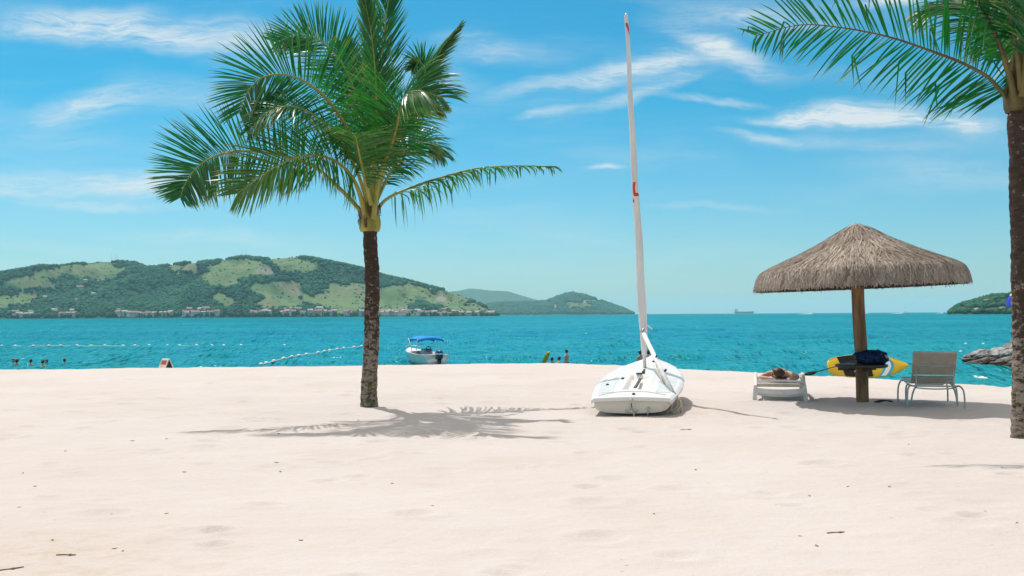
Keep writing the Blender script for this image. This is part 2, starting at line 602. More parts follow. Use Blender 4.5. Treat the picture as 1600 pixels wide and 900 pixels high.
def m_forest(t):
    p = t.n('ShaderNodeNewGeometry').outputs['Position']
    a = t.n('ShaderNodeAttribute', attribute_name='shade')
    c = t.mix(a.outputs['Fac'], (0.012, 0.068, 0.048), (0.036, 0.125, 0.072))
    c = t.mix(t.math('MULTIPLY', t.ramp(t.noise(p, 0.006, 4, 0.6), 0.45, 0.7), 0.5), c, (0.03, 0.07, 0.035))
    return principled(t, c, 0.9, t.bump(t.noise(p, 0.35, 3, 0.7), 0.7, 1.0), 0.1)


M_FOREST = material('forest_leaves', m_forest)


def blobs(name, pts, sizes, shade, seed):
    r = np.random.RandomState(seed)
    n = len(pts)
    V = ICO_V[None] * (1 + 0.35 * (r.rand(n, 12 if len(ICO_V) == 12 else len(ICO_V), 1) - 0.5))
    V = V * np.stack([sizes * r.uniform(0.8, 1.3, n), sizes * r.uniform(0.8, 1.3, n), sizes * r.uniform(0.7, 1.15, n)], 1)[:, None, :]
    V = V + pts[:, None, :]
    Fc = (ICO_F[None] + (np.arange(n) * len(ICO_V))[:, None, None]).reshape(-1, 3)
    o = fast_mesh(name, V.reshape(-1, 3), Fc, M_FOREST, True, {'shade': np.repeat(shade, len(ICO_V))})
    o['kind'] = 'stuff'
    return o


class Land:
    def __init__(self, name, prof, Yr, front, back, nu, nt, patches, rocks=(), seed=1, mtl=None, rough=1.0, base_grass=0.0, peak=0.62):
        px = np.linspace(prof[0][0], prof[-1][0], nu)
        pyr = np.interp(px, [p[0] for p in prof], [p[1] for p in prof])
        k = np.ones(5) / 5; pyr[2:-2] = np.convolve(pyr, k, 'valid')
        hy = np.array([horizon_y(q) for q in px])
        H = np.maximum((hy - pyr) / F * Yr + 1.6, WATER - 1.0)
        tt = np.linspace(0, 1, nt)
        U, T = np.meshgrid(px, tt, indexing='ij')
        Hh = np.repeat(H[:, None], nt, 1)
        Y = Yr - front + T * (front + back)
        # the shore swings in and out
        Y = Y + (fbm(U * 0.012, T * 0 + 3.1, seed + 7, 3) * front * 0.25) * (1 - np.clip(T / 0.5, 0, 1))
        tp = front / (front + back)
        up = np.clip(T / tp, 0, 1)
        e = np.where(T <= tp, np.sin(up * math.pi / 2) ** 0.9, np.cos(np.clip((T - tp) / (1 - tp), 0, 1) * math.pi / 2) ** 0.8)
        X = (U - 800) / F * Y
        sc = 1.0 / (front * 0.32)
        gull = fbm(X * sc * 1.1, Y * sc * 0.55, seed, 4)
        gull2 = fbm(X * sc * 4, Y * sc * 3, seed + 20, 3)
        mid = np.sin(np.clip(up, 0, 1) * math.pi)
        Z = Hh * e * (1 + rough * (1.15 * gull + 0.32 * gull2) * mid) + WATER * (1 - e) * 1.0
        # nothing in front may rise above the ridge line drawn for it
        Z = np.minimum(Z, Hh * Y / Yr * (0.985 + 0.015 * e) + 0.3)
        Z[:, 0] = WATER - 1.5; Z[:, -1] = WATER - 1.5
        PY = hy[:, None] - (Z - 1.6) / Y * F
        g = np.full_like(Z, base_grass)
        wx = fbm(U * 0.03, PY * 0.06, seed + 33, 4) * 46; wyv = fbm(U * 0.05, PY * 0.09, seed + 44, 4) * 20
        for cx, cy, rx, ry in patches:
            q = np.sqrt(((U + wx - cx) / rx) ** 2 + ((PY + wyv - cy) / ry) ** 2)
            g = np.maximum(g, np.clip(1.6 - q, 0, 1.2))
        rk = np.zeros_like(Z)
        for cx, cy, rx, ry in rocks:
            q = np.sqrt(((U + wx * 0.3 - cx) / rx) ** 2 + ((PY + wyv * 0.3 - cy) / ry) ** 2)
            rk = np.maximum(rk, np.clip((1.3 - q) * 2, 0, 1))
        self.X, self.Y, self.Z, self.g, self.PY, self.U, self.rk = X, Y, Z, g, PY, U, rk
        self.obj = fast_mesh(name, np.stack([X, Y, Z], -1).reshape(-1, 3), grid_faces(nu, nt)[:, ::-1], mtl or M_HILL, True,
                             {'grass': g.ravel(), 'rock': rk.ravel()})
        self.obj['kind'] = 'structure'

    def spot(self, px, py):
        """world point on the near slope seen at pixel (px, py)"""
        q = (self.U - px) ** 2 + ((self.PY - py) * 3) ** 2
        i = np.unravel_index(np.argmin(q), q.shape)
        return Vector((self.X[i], self.Y[i], self.Z[i]))

    def wood(self, name, n, size, seed, thresh=0.5, tmax=0.8):
        r = np.random.RandomState(seed)
        nu, nt = self.X.shape
        i = r.uniform(0, nu - 1.001, n * 3); j = r.uniform(0.5, (nt - 1) * tmax, n * 3)
        i0 = i.astype(int); j0 = j.astype(int); a = i - i0; b = j - j0
        def s(A): return (A[i0, j0] * (1 - a) + A[i0 + 1, j0] * a) * (1 - b) + (A[i0, j0 + 1] * (1 - a) + A[i0 + 1, j0 + 1] * a) * b
        P = np.stack([s(self.X), s(self.Y), s(self.Z)], 1)
        keep = (s(self.g) + 1.1 * (fbm(P[:, 0] * 0.012, P[:, 1] * 0.012, seed + 3, 5, 0.7)) < thresh) & (s(self.rk) < 0.4) & (P[:, 2] > WATER + 0.7)
        sparse = (s(self.g) < 1.2) & (r.rand(n * 3) < 0.045) & (P[:, 2] > WATER + 2)
        few = (sparse & ~keep)[keep | sparse][:n]
        P = P[keep | sparse][:n]
        sz = size * r.uniform(0.55, 1.35, len(P)) * np.where(few, 0.45, 1.0)
        P[:, 2] += sz * 0.35
        return blobs(name, P, sz, np.clip(0.5 + fbm(P[:, 0] * 0.01, P[:, 1] * 0.01, seed, 3) * 1.6 + r.uniform(-0.35, 0.35, len(P)), 0, 1), seed)


hill = Land('hill', [(-420, 470), (-300, 440), (-150, 432), (-40, 426), (0, 428), (22, 424), (40, 421), (62, 417), (90, 417), (118, 413), (150, 410), (185, 409), (210, 411), (232, 419), (262, 416), (285, 412), (310, 411),
                      (345, 407), (378, 402), (420, 405), (460, 402), (482, 403), (520, 411), (562, 420), (600, 432), (640, 440), (680, 451), (712, 459), (750, 476), (768, 487), (782, 496)],
            3000, 760, 900, 620, 110,
            [(150, 423, 42, 14), (80, 428, 26, 8), (45, 444, 40, 8), (25, 466, 40, 8), (0, 473, 30, 8), (285, 420, 26, 7), (375, 420, 45, 15), (345, 436, 30, 10), (455, 412, 34, 12),
             (440, 452, 38, 14), (430, 475, 40, 8), (500, 470, 26, 9), (545, 464, 40, 22), (600, 470, 40, 14), (640, 452, 46, 10), (690, 470, 44, 13), (730, 482, 34, 7), (355, 468, 20, 8), (600, 486, 60, 4)],
            [(410, 424, 12, 4), (690, 466, 8, 4), (585, 480, 7, 3)], 3, None, 1.5)
hill.wood('hill_forest', 62000, 4.8, 5)

M_ISLE = m_land('island_green', (0.13, 0.17, 0.06), (0.10, 0.14, 0.05), (0.2, 0.17, 0.12), (0.028, 0.062, 0.03))
mountain = Land('mountain', [(640, 470), (672, 462), (700, 456), (719, 454), (734, 450.5), (750, 452), (765, 454), (794, 455), (812, 461), (844, 470), (880, 478), (930, 484), (985, 492)], 10500, 1600, 2200, 160, 40, [], (), 51, M_ISLE, 0.8)
island = Land('island', [(740, 489), (750, 482), (762, 477), (781, 474.5), (812, 474), (835, 473), (853, 472), (866, 467), (878, 462), (888, 459.5), (896, 459), (912, 462), (930, 468), (953, 476), (972, 483), (986, 489), (992, 493)],
              6000, 800, 900, 260, 60, [(905, 475, 22, 4)], [(864, 481, 3, 6), (925, 470, 16, 2)], 61, M_ISLE, 0.6)
island.wood('island_forest', 9000, 9, 9)
headland = Land('headland', [(1484, 490), (1490, 484), (1500, 478), (1512, 474), (1530, 470), (1545, 465), (1560, 464), (1575, 464), (1600, 458), (1660, 450), (1760, 440), (1900, 430), (2050, 450)], 1300, 120, 200, 220, 40,
                [], [(1520, 484, 30, 1.6), (1560, 483, 30, 2)], 71, M_ISLE, 0.5)
headland.wood('headland_forest', 6000, 3.2, 12)

# ---- air: one closed box of even, very thin haze
haze_b = MB(); haze_b.box((0, 13000, 143.1), (60000, 29000, 294.0))
def m_haze_build():
    m = bpy.data.materials.new('haze'); m.use_nodes = True
    t = NT(m.node_tree)
    o = t.n('ShaderNodeOutputMaterial'); v = t.n('ShaderNodeVolumePrincipled')
    v.inputs['Color'].default_value = (0.55, 0.90, 1.0, 1)
    v.inputs['Density'].default_value = 0.000055
    v.inputs['Anisotropy'].default_value = 0.2
    t.t.links.new(v.outputs[0], o.inputs['Volume'])
    return m
haze = haze_b.build('haze', m_haze_build(), None, False)
haze['kind'] = 'stuff'

# ------------------------------------------------------------------ palms
def m_leaf(t):
    a = t.n('ShaderNodeVertexColor', layer_name='Col')
    s = t.n('ShaderNodeSeparateColor'); t.put(s.inputs[0], a.outputs[0])
    tip, var, yel = s.outputs[0], s.outputs[1], s.outputs[2]
    c = t.mix(var, (0.005, 0.070, 0.024), (0.022, 0.175, 0.034))
    c = t.mix(yel, c, (0.24, 0.27, 0.03))
    c = t.mix(t.ramp(tip, 0.76, 1.0, 0.0, 0.85), c, (0.42, 0.33, 0.12))
    p = t.n('ShaderNodeTexCoord').outputs['Object']
    c = t.mix(t.ramp(t.noise(p, 5, 4, 0.6), 0.58, 0.75, 0.0, 0.4), c, (0.12, 0.17, 0.05))
    pr = principled(t, c, 0.36, None, 0.55)
    tr = t.n('ShaderNodeBsdfTranslucent'); t.put(tr.inputs[0], t.mix(0.5, c, (0.02, 0.46, 0.035)))
    mx = t.n('ShaderNodeMixShader'); mx.inputs[0].default_value = 0.30
    t.t.links.new(pr, mx.inputs[1]); t.t.links.new(tr.outputs[0], mx.inputs[2])
    return mx.outputs[0]


M_LEAF = material('palm_leaf', m_leaf)
M_RACHIS = mat('palm_rachis', (0.40, 0.34, 0.07), (0.27, 0.27, 0.055), 3, 0.45, 0.1)
M_SHEATH = mat('palm_sheath', (0.38, 0.34, 0.045), (0.24, 0.18, 0.04), 2.2, 0.5, 0.3, 0.02, stretch=(3, 3, 1))
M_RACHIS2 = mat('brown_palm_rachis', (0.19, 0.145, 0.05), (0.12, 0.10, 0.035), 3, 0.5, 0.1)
M_FIBRE = mat('palm_fibre', (0.16, 0.09, 0.045), (0.07, 0.04, 0.02), 7, 0.9, 0.6, 0.02, stretch=(3, 3, 0.6))


def m_trunk(t):
    p = t.n('ShaderNodeNewGeometry').outputs['Position']
    z = t.n('ShaderNodeSeparateXYZ'); t.put(z.inputs[0], p)
    dark = t.mix(t.noise(p, 14, 5, 0.7), (0.036, 0.024, 0.018), (0.11, 0.078, 0.058))
    pale = t.mix(t.noise(p, 11, 5, 0.7), (0.42, 0.35, 0.29), (0.20, 0.155, 0.12))
    n = t.noise(t.mapping(p, (1, 1, 1.25)), 10, 8, 0.75)
    low = t.ramp(z.outputs[2], 0.7, 2.5, 0.11, -0.06, False)
    f = t.ramp(t.math('ADD', n, low), 0.53, 0.59)
    c = t.mix(f, dark, pale)
    ring = t.noise(t.mapping(p, (1.6, 1.6, 9)), 2.4, 6, 0.75)
    c = t.mix(t.math('MULTIPLY', t.ramp(ring, 0.5, 0.62), 0.75), c, (0.045, 0.028, 0.02))
    moss = t.math('MULTIPLY', t.ramp(t.noise(p, 4.5, 5, 0.7), 0.52, 0.6), t.ramp(z.outputs[2], 0.25, 1.0, 1.0, 0.0))
    c = t.mix(t.math('MULTIPLY', moss, 0.85), c, (0.07, 0.11, 0.018))
    return principled(t, c, 0.92, t.bump(t.math('ADD', n, ring), 0.9, 0.025), 0.15)


M_TRUNK = material('palm_bark', m_trunk)


def trunk(parent, path, r0, r1, seed, lean=None):
    """ringed, scarred palm trunk along a world path"""
    n = 220; pts = catmull(path, n); m = 28
    vs = []
    for i, p in enumerate(pts):
        s = i / (n - 1); h = p.z
        r = r0 + (r1 - r0) * min(1, s * 1.6) + 0.05 * math.exp(-s * 14)
        ring = abs(math.sin(h * 26 + 2.5 * math.sin(h * 1.7))) ** 0.6
        for k in range(m):
            a = 2 * math.pi * k / m
            q = Vector((math.cos(a), math.sin(a), 0))
            rr = r * (1 + 0.05 * (ring - 0.6) + 0.10 * mnoise.fractal((q.x * 1.6 + seed, q.y * 1.6, h * 5.5), 0.9, 2.1, 4) + 0.05 * mnoise.noise((q.x * 5, q.y * 5 + seed, h * 16)))
            vs.append(p + q * rr)
    mb = MB()
    mb.add(vs, [(i * m + k, i * m + (k + 1) % m, (i + 1) * m + (k + 1) % m, (i + 1) * m + k) for i in range(n - 1) for k in range(m)])
    mb.add([pts[-1]], [])
    return mb.build('trunk', M_TRUNK, parent)


def frond(parent, pts, nhint, L, n=62, droop=0.25, start=0.22, sa=1.0, sb=1.0, ang=(72, 22), lift=18, yel=0.0, seed=0, r0=0.05, w=0.027, wind=(0, 0, 0), broken=0.0, jit=0.045, prof=None, name='frond', rm=None):
    """one feather leaf: a curved rachis carrying two ranks of thin leaflets"""
    r = random.Random(seed)
    n = int(n * 1.45); L = L * 1.12
    P = catmull(pts, 70)
    mb = MB()
    rad = [max(0.005, r0 * (1 - 0.92 * (i / 69) ** 0.7)) for i in range(70)]
    mb.tube(P, rad, 6, 1)
    N0 = Vector(nhint); wind = Vector(wind)
    pk = prof or ([0, .06, .25, .5, .8, 1], [.35, .68, 1, .97, .68, .32])
    for k in range(n):
        t0 = k / (n - 1)
        for sg, sc in ((1, sa), (-1, sb)):
            if sc <= 0: continue
            t = start + (1 - start) * min(1, max(0, t0 + r.uniform(-0.4, 0.4) / n))
            f = t * 69; i = min(int(f), 68); u = f - i
            p = P[i].lerp(P[i + 1], u)
            T = (P[min(i + 2, 69)] - P[max(i - 1, 0)]).normalized()
            Nn = (N0 - T * N0.dot(T)).normalized()
            B = T.cross(Nn)
            a = RAD(ang[0] + (ang[1] - ang[0]) * t0 + r.gauss(0, 4))
            lf = RAD(lift + r.gauss(0, 6))
            d = T * math.cos(a) + (B * (sg * math.cos(lf)) + Nn * math.sin(lf)) * math.sin(a)
            ln = L * float(np.interp(t0, pk[0], pk[1])) * sc * r.uniform(0.86, 1.08)
            if r.random() < 0.02: ln *= 0.55
            dr = droop * r.uniform(0.7, 1.35)
            brk = r.random() < broken
            bend = r.randint(1, 3)
            seg = 6
            wv = w * r.uniform(0.8, 1.15)
            tw = r.gauss(0, 0.35)
            var = r.random(); yl = min(1, max(0, yel * r.uniform(0.3, 1.6)))
            vs = []; cs = []
            q = p.copy(); dd = d.normalized()
            for s in range(seg + 1):
                x = s / seg
                Wd = dd.cross(Nn)
                if Wd.length < 1e-3: Wd = dd.cross(Vector((0, 1, 0)))
                Wd.normalize()
                Wd = (Wd * math.cos(tw) + dd.cross(Wd) * math.sin(tw))
                hw = wv * 0.5 * (0.45, 0.95, 1.0, 0.95, 0.8, 0.5, 0.06)[s]
                vs += [q + Wd * hw, q - Wd * hw]
                cs += [(x, var, yl, 1)] * 2
                q = q + dd * (ln / seg)
                dd = (dd + Vector((0, 0, -1)) * dr * (0.15 + x * 0.55) + wind * (0.1 + 0.3 * x) + Vector((r.gauss(0, jit), r.gauss(0, jit), r.gauss(0, jit))) * 0.35).normalized()
                if brk and s == bend:
                    dd = (dd * 0.25 + Vector((r.gauss(0, 0.15), r.gauss(0, 0.15), -1))).normalized()
            mb.add(vs, [(2 * s, 2 * s + 1, 2 * s + 3, 2 * s + 2) for s in range(seg)], 0, cs)
    return mb.build(name, [M_LEAF, rm or M_RACHIS], parent, True, 'Col')


def sheath(parent, base, top, r0, r1, seed, m=None):
    pts = catmull([base, base.lerp(top, 0.3), base.lerp(top, 0.65), top], 14)
    mb = MB()
    rings = []
    for i, p in enumerate(pts):
        s = i / 13
        r = float(np.interp(s, [0, .08, .25, .6, 1], [r0 * .9, r0 * 1.05, r0 * 1.12, r0 * 0.85, r1]))
        rings.append([p + Vector((math.cos(2 * math.pi * k / 24), math.sin(2 * math.pi * k / 24), 0)) * r *
                      (1 + 0.10 * math.sin(2 * math.pi * k / 24 * 4 + s * 2.5 + seed)) for k in range(24)])
    mb.loft(rings)
    o = mb.build('leaf_sheath', m or M_SHEATH, parent)
    fb = MB()
    rr = random.Random(seed)
    for k in range(16):
        a = rr.uniform(0, 6.28); s0 = rr.uniform(0.05, 0.4); s1 = s0 + rr.uniform(0.2, 0.55)
        q = Vector((math.cos(a), math.sin(a), 0))
        pp = [base.lerp(top, s0 + (s1 - s0) * j / 5) + q * (r0 * (1.10 - 0.45 * max(0, s0 + (s1 - s0) * j / 5 - 0.3)) + 0.01 + 0.02 * math.sin(j)) for j in range(6)]
        tt = q.cross(Vector((0, 0, 1)))
        vs = []
        for j, p_ in enumerate(pp):
            hw = 0.035 * (1 - abs(j - 2) / 4) * rr.uniform(0.6, 1.2)
            vs += [p_ + tt * hw, p_ - tt * hw]
        fb.add(vs, [(2 * j, 2 * j + 1, 2 * j + 3, 2 * j + 2) for j in range(5)])
    fb.build('fibre_husk', M_FIBRE, parent)
    return o


PY0 = 17.0
b_ = on(577, 637)
palm = thing('palm_tree', 'lone palm on open sand left of the sailing dinghy, whole crown in view', 'palm tree', (b_.x, b_.y, 0), (0, 0, 0), 'palms on the beach')
PY0 = b_.y
trunk(palm, [Vector((b_.x, PY0, -0.25)), at(577, 600, PY0), at(580, 540, PY0), at(581.5, 470, PY0), at(581, 420, PY0), at(579, 385, PY0), at(578, 357, PY0)], 0.135, 0.122, 1)
cb = at(578, 362, PY0); ct = at(577, 288, PY0)
sheath(palm, cb, ct, 0.165, 0.07, 2)


def A(lst):
    """list of (px, py, depth offset from the trunk)"""
    return [at(px, py, PY0 + dz) for px, py, dz in lst]


TOCAM = (0, -1, 0.1)
UP = (0, 0, 1)
# far left frond, blade turned to the sea front
frond(palm, A([(574, 350, 0), (560, 326, 0), (532, 296, -.25), (490, 260, -.55), (440, 243, -.85), (378, 236, -1.15), (334, 245, -1.4), (308, 262, -1.5), (290, 286, -1.6), (282, 308, -1.65)]), (0.1, -1, 0.2), 0.80, 96, 0.05, 0.32, 1.0, 0.95, (86, 48), 8, 0.0, 21, 0.05, prof=([0, .1, .3, .6, .85, 1], [.62, .95, 1.08, 1.0, .6, .25]))
# near left frond, yellowing, falling towards the camera
frond(palm, A([(572, 347, -.1), (565, 312, -.2), (554, 284, -.4), (536, 261, -.75), (510, 246, -1.1), (478, 243, -1.5), (440, 256, -1.8), (405, 278, -2.0), (372, 302, -2.1)]), (0.2, -0.85, 0.5), 0.92, 78, 0.20, 0.26, 1.0, 1.0, (80, 32), 14, 0.30, 22, 0.055, wind=(-0.12, 0, 0), prof=([0, .1, .3, .6, .85, 1], [.7, .95, 1.0, .95, .7, .35]))
# big upper left frond arching over
frond(palm, A([(576, 320, .1), (566, 255, -.1), (545, 205, -.4), (515, 160, -.7), (482, 131, -.95), (448, 117, -1.15), (412, 120, -1.3), (388, 142, -1.35), (374, 176, -1.4)]), (-0.1, -1, 0.1), 0.86, 84, 0.10, 0.20, 1.0, 1.0, (80, 42), 8, 0.0, 23, 0.05, prof=([0, .1, .3, .6, .85, 1], [.6, .9, 1.05, 1.0, .72, .4]))
frond(palm, A([(575, 318, -.1), (555, 262, -.4), (525, 214, -.8), (490, 180, -1.2), (452, 166, -1.5), (415, 178, -1.7), (390, 204, -1.8)]), (-0.2, -0.7, 0.7), 0.72, 60, 0.30, 0.22, 0.9, 1.0, (72, 36), 6, 0.0, 24, 0.04)
# high upper left frond
frond(palm, A([(578, 318, .3), (572, 230, .6), (560, 160, .8), (538, 105, .9), (506, 68, .95), (470, 54, .9), (432, 66, .8)]), (0.05, -1, 0.2), 0.82, 80, 0.04, 0.20, 1.0, 1.0, (74, 40), 12, 0.04, 25, 0.04)
# upright inner fronds
frond(palm, A([(579, 318, .1), (585, 230, .15), (588, 150, .15), (582, 70, .1), (572, 10, 0), (560, -48, -.1)]), (0.45, -1, 0), 0.66, 76, -0.05, 0.14, 0.9, 0.9, (44, 14), 25, 0.10, 26, 0.04)
frond(palm, A([(581, 318, .2), (589, 235, .35), (593, 160, .4), (598, 85, .45), (605, 15, .5), (616, -45, .5)]), (-0.2, -1, 0), 0.82, 84, 0.0, 0.14, 0.95, 0.95, (54, 18), 12, 0.0, 27, 0.04)
frond(palm, A([(576, 318, .6), (565, 230, .9), (552, 160, 1.1), (545, 110, 1.25), (536, 70, 1.3)]), (0.1, -1, 0.2), 0.66, 56, 0.06, 0.16, 1, 1, (64, 30), 10, 0.0, 28, 0.04)
frond(palm, A([(582, 320, .5), (600, 250, .9), (618, 200, 1.2), (638, 170, 1.4), (664, 160, 1.5), (690, 172, 1.5)]), (0.0, -0.85, 0.5), 0.62, 56, 0.25, 0.16, 1, 1, (66, 26), 8, 0.0, 29, 0.04)
frond(palm, A([(579, 320, .4), (575, 240, .7), (572, 180, 1.0), (572, 130, 1.2), (576, 90, 1.3)]), (0.0, -1, 0.1), 0.66, 52, 0.05, 0.12, 1, 1, (66, 32), 8, 0.0, 52, 0.04)
# right upward frond, folded and curled
frond(palm, A([(584, 318, .2), (612, 235, .35), (638, 175, .45), (658, 128, .5), (684, 84, .5), (716, 42, .45)]), (0.75, -0.55, -0.1), 0.58, 74, 0.06, 0.24, 1.0, 0.9, (44, 12), 50, 0.10, 30, 0.04)
frond(palm, A([(583, 318, .1), (606, 250, .15), (634, 195, .2), (655, 140, .25), (664, 112, .25), (655, 96, .2), (644, 108, .15)]), (0.5, -0.8, 0.0), 0.48, 60, 0.2, 0.3, 1.0, 0.7, (58, 30), 20, 0.0, 31, 0.04)
# right front frond with the orange rachis, folding over at the top
frond(palm, A([(583, 342, -.15), (588, 305, -.25), (594, 270, -.4), (608, 236, -.7), (618, 205, -1.0), (625, 172, -1.3), (632, 150, -1.65), (654, 142, -1.95), (690, 152, -2.1)]), (0.15, -0.85, 0.35), 0.92, 86, 0.36, 0.30, 0.85, 1.0, (80, 30), 2, 0.10, 32, 0.055, wind=(0.30, 0, 0), prof=([0, .1, .3, .6, .85, 1], [.7, .95, 1.0, .95, .75, .4]))
# low middle fronds filling the heart of the crown
frond(palm, A([(580, 320, -.3), (568, 270, -.6), (560, 235, -1.0), (556, 215, -1.5), (552, 210, -2.0)]), (0.1, -0.5, 0.9), 0.85, 60, 0.22, 0.14, 1, 1, (80, 30), 16, 0.22, 33, 0.04)
frond(palm, A([(583, 325, .2), (610, 270, .4), (635, 235, .5), (660, 222, .55), (692, 244, .55)]), (0, -0.7, 0.7), 0.72, 56, 0.45, 0.16, 0.9, 1, (72, 28), 5, 0.0, 34, 0.04)
# right low frond, wind torn, leaflets hanging
frond(palm, A([(582, 352, .05), (590, 328, .15), (606, 310, .3), (642, 293, .6), (690, 277, .9), (740, 264, 1.15), (800, 259, 1.3), (863, 260, 1.4)]), (0.1, 0.1, 1), 0.95, 52, 0.95, 0.34, 0.55, 1.0, (62, 16), -5, 0.12, 36, 0.05, broken=0.45, wind=(0.14, 0, 0), w=0.034,
      prof=([0, .06, .2, .45, .7, 1], [.75, 1.12, 1.05, .75, .4, .26]))

# the right palm, cut by the photograph's edge
b2 = on(1601, 690); Y2 = b2.y
palm2 = thing('palm_tree', 'tall palm beside the strap lounge chair, patchy trunk and high crown running out of view', 'palm tree', (b2.x, Y2, 0), (0, 0, 0), 'palms on the beach')
trunk(palm2, [Vector((b2.x, Y2, -0.25)), at(1601, 640, Y2), at(1602, 560, Y2), at(1601, 460, Y2), at(1600, 360, Y2), at(1597, 260, Y2), at(1594, 168, Y2)], 0.138, 0.150, 7)
sheath(palm2, at(1594, 175, Y2), at(1596, 60, Y2), 0.175, 0.08, 5, mat('palm_sheath_brown_shaded', (0.13, 0.11, 0.03), (0.08, 0.05, 0.022), 2.2, 0.6, 0.3, 0.02, stretch=(3, 3, 1)))  # brown-green sheath, its colour darkened for the shade this crown sits in


def B(lst):
    return [at(px, py, Y2 + dz) for px, py, dz in lst]


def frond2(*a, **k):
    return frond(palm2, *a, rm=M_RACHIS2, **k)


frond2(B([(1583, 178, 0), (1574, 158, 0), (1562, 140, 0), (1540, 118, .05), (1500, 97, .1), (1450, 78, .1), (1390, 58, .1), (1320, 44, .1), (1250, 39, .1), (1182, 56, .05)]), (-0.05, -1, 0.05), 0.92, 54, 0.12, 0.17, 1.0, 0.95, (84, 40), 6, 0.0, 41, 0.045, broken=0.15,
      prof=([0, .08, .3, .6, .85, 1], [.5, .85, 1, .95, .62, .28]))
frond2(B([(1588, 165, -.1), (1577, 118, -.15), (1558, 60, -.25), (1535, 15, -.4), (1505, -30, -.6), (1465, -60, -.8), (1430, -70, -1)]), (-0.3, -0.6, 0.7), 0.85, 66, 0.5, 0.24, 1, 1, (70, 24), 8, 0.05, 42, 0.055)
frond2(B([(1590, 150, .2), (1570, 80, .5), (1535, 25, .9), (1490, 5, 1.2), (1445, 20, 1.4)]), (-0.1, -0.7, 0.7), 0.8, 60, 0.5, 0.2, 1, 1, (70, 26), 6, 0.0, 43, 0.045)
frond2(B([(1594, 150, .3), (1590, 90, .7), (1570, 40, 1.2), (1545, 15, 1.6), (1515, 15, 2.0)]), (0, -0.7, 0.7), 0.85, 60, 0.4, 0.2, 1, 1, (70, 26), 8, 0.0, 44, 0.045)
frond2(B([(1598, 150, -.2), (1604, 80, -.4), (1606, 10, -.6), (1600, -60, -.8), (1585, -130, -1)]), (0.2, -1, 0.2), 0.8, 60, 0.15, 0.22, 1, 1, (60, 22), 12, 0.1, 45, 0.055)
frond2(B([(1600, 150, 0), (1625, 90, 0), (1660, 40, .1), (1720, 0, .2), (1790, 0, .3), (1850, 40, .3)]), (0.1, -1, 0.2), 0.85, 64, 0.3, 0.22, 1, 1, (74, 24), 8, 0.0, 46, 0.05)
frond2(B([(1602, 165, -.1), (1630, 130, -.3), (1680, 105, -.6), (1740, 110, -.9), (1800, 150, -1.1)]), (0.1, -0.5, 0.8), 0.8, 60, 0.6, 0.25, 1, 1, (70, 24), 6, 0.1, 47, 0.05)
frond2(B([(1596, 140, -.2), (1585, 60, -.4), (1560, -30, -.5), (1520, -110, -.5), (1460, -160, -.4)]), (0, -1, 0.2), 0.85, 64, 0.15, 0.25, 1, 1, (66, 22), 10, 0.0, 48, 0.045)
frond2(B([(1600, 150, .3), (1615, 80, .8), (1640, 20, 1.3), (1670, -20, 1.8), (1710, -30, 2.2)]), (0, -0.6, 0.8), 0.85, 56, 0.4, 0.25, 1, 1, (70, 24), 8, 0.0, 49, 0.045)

# ------------------------------------------------------------------ thatched beach umbrella
M_WOOD = mat('umbrella_pole_wood', (0.32, 0.195, 0.10), (0.17, 0.10, 0.055), 3.0, 0.8, 0.5, 0.01, 0.2, stretch=(4, 4, 0.5))
M_TABLE = mat('dark_table_wood', (0.05, 0.034, 0.028), (0.09, 0.06, 0.045), 5, 0.55, 0.2)


def m_thatch(t):
    a = t.n('ShaderNodeVertexColor', layer_name='Col')
    s = t.n('ShaderNodeSeparateColor'); t.put(s.inputs[0], a.outputs[0])
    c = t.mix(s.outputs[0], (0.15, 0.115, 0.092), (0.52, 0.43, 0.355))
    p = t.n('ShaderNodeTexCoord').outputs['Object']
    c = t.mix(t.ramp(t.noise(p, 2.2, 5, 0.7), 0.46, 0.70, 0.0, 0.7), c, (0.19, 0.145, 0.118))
    c = t.mix(s.outputs[1], c, (0.045, 0.03, 0.022))      # darker straw inside the roof
    return principled(t, c, 0.85, None, 0.2)


M_THATCH = material('thatch_straw', m_thatch)
ub = on(1348, 632)
UX, UY = ub.x, ub.y
umb = thing('beach_umbrella', 'thatched beach umbrella with wooden pole standing between the sunbather and lounge chair', 'beach umbrella', (UX, UY, 0))
UAX = UX - 0.06                                     # the roof sits a touch left of the foot
pole = MB(); pts = catmull([(UX, UY, -0.3), (UX - 0.01, UY, 0.8), (UX - 0.05, UY, 1.7), (UX - 0.07, UY, 2.95)], 40)
m_ = 18; vs = []
for i, p in enumerate(pts):
    for k in range(m_):
        a = 2 * math.pi * k / m_
        rr = 0.107 * (1 + 0.035 * mnoise.noise((math.cos(a) * 2, math.sin(a) * 2, p.z * 1.2)) + 0.02 * mnoise.noise((math.cos(a) * 6, math.sin(a) * 6, p.z * 3)))
        vs.append(p + Vector((math.cos(a), math.sin(a), 0)) * rr)
pole.add(vs, [(i * m_ + k, i * m_ + (k + 1) % m_, (i + 1) * m_ + (k + 1) % m_, (i + 1) * m_ + k) for i in range(39) for k in range(m_)] )
pole.build('pole', M_WOOD, umb)
ROOF_R = [0.0, 0.12, 0.28, 0.62, 1.0, 1.38, 1.64, 1.76, 1.82]
ROOF_Z = [3.135, 3.12, 3.03, 2.83, 2.65, 2.49, 2.38, 2.30, 2.17]
tiltx, tilty = 0.034, 0.0


def roof(r, a, extra=0.0):
    z = float(np.interp(r, ROOF_R, ROOF_Z)) + extra
    x, y = r * math.cos(a), r * math.sin(a)
    return Vector((UAX + x * 0.975 + 0.03 * (r / 1.86), UY + y * 0.975, z + 0.03 + tiltx * x + tilty * y - 0.02))


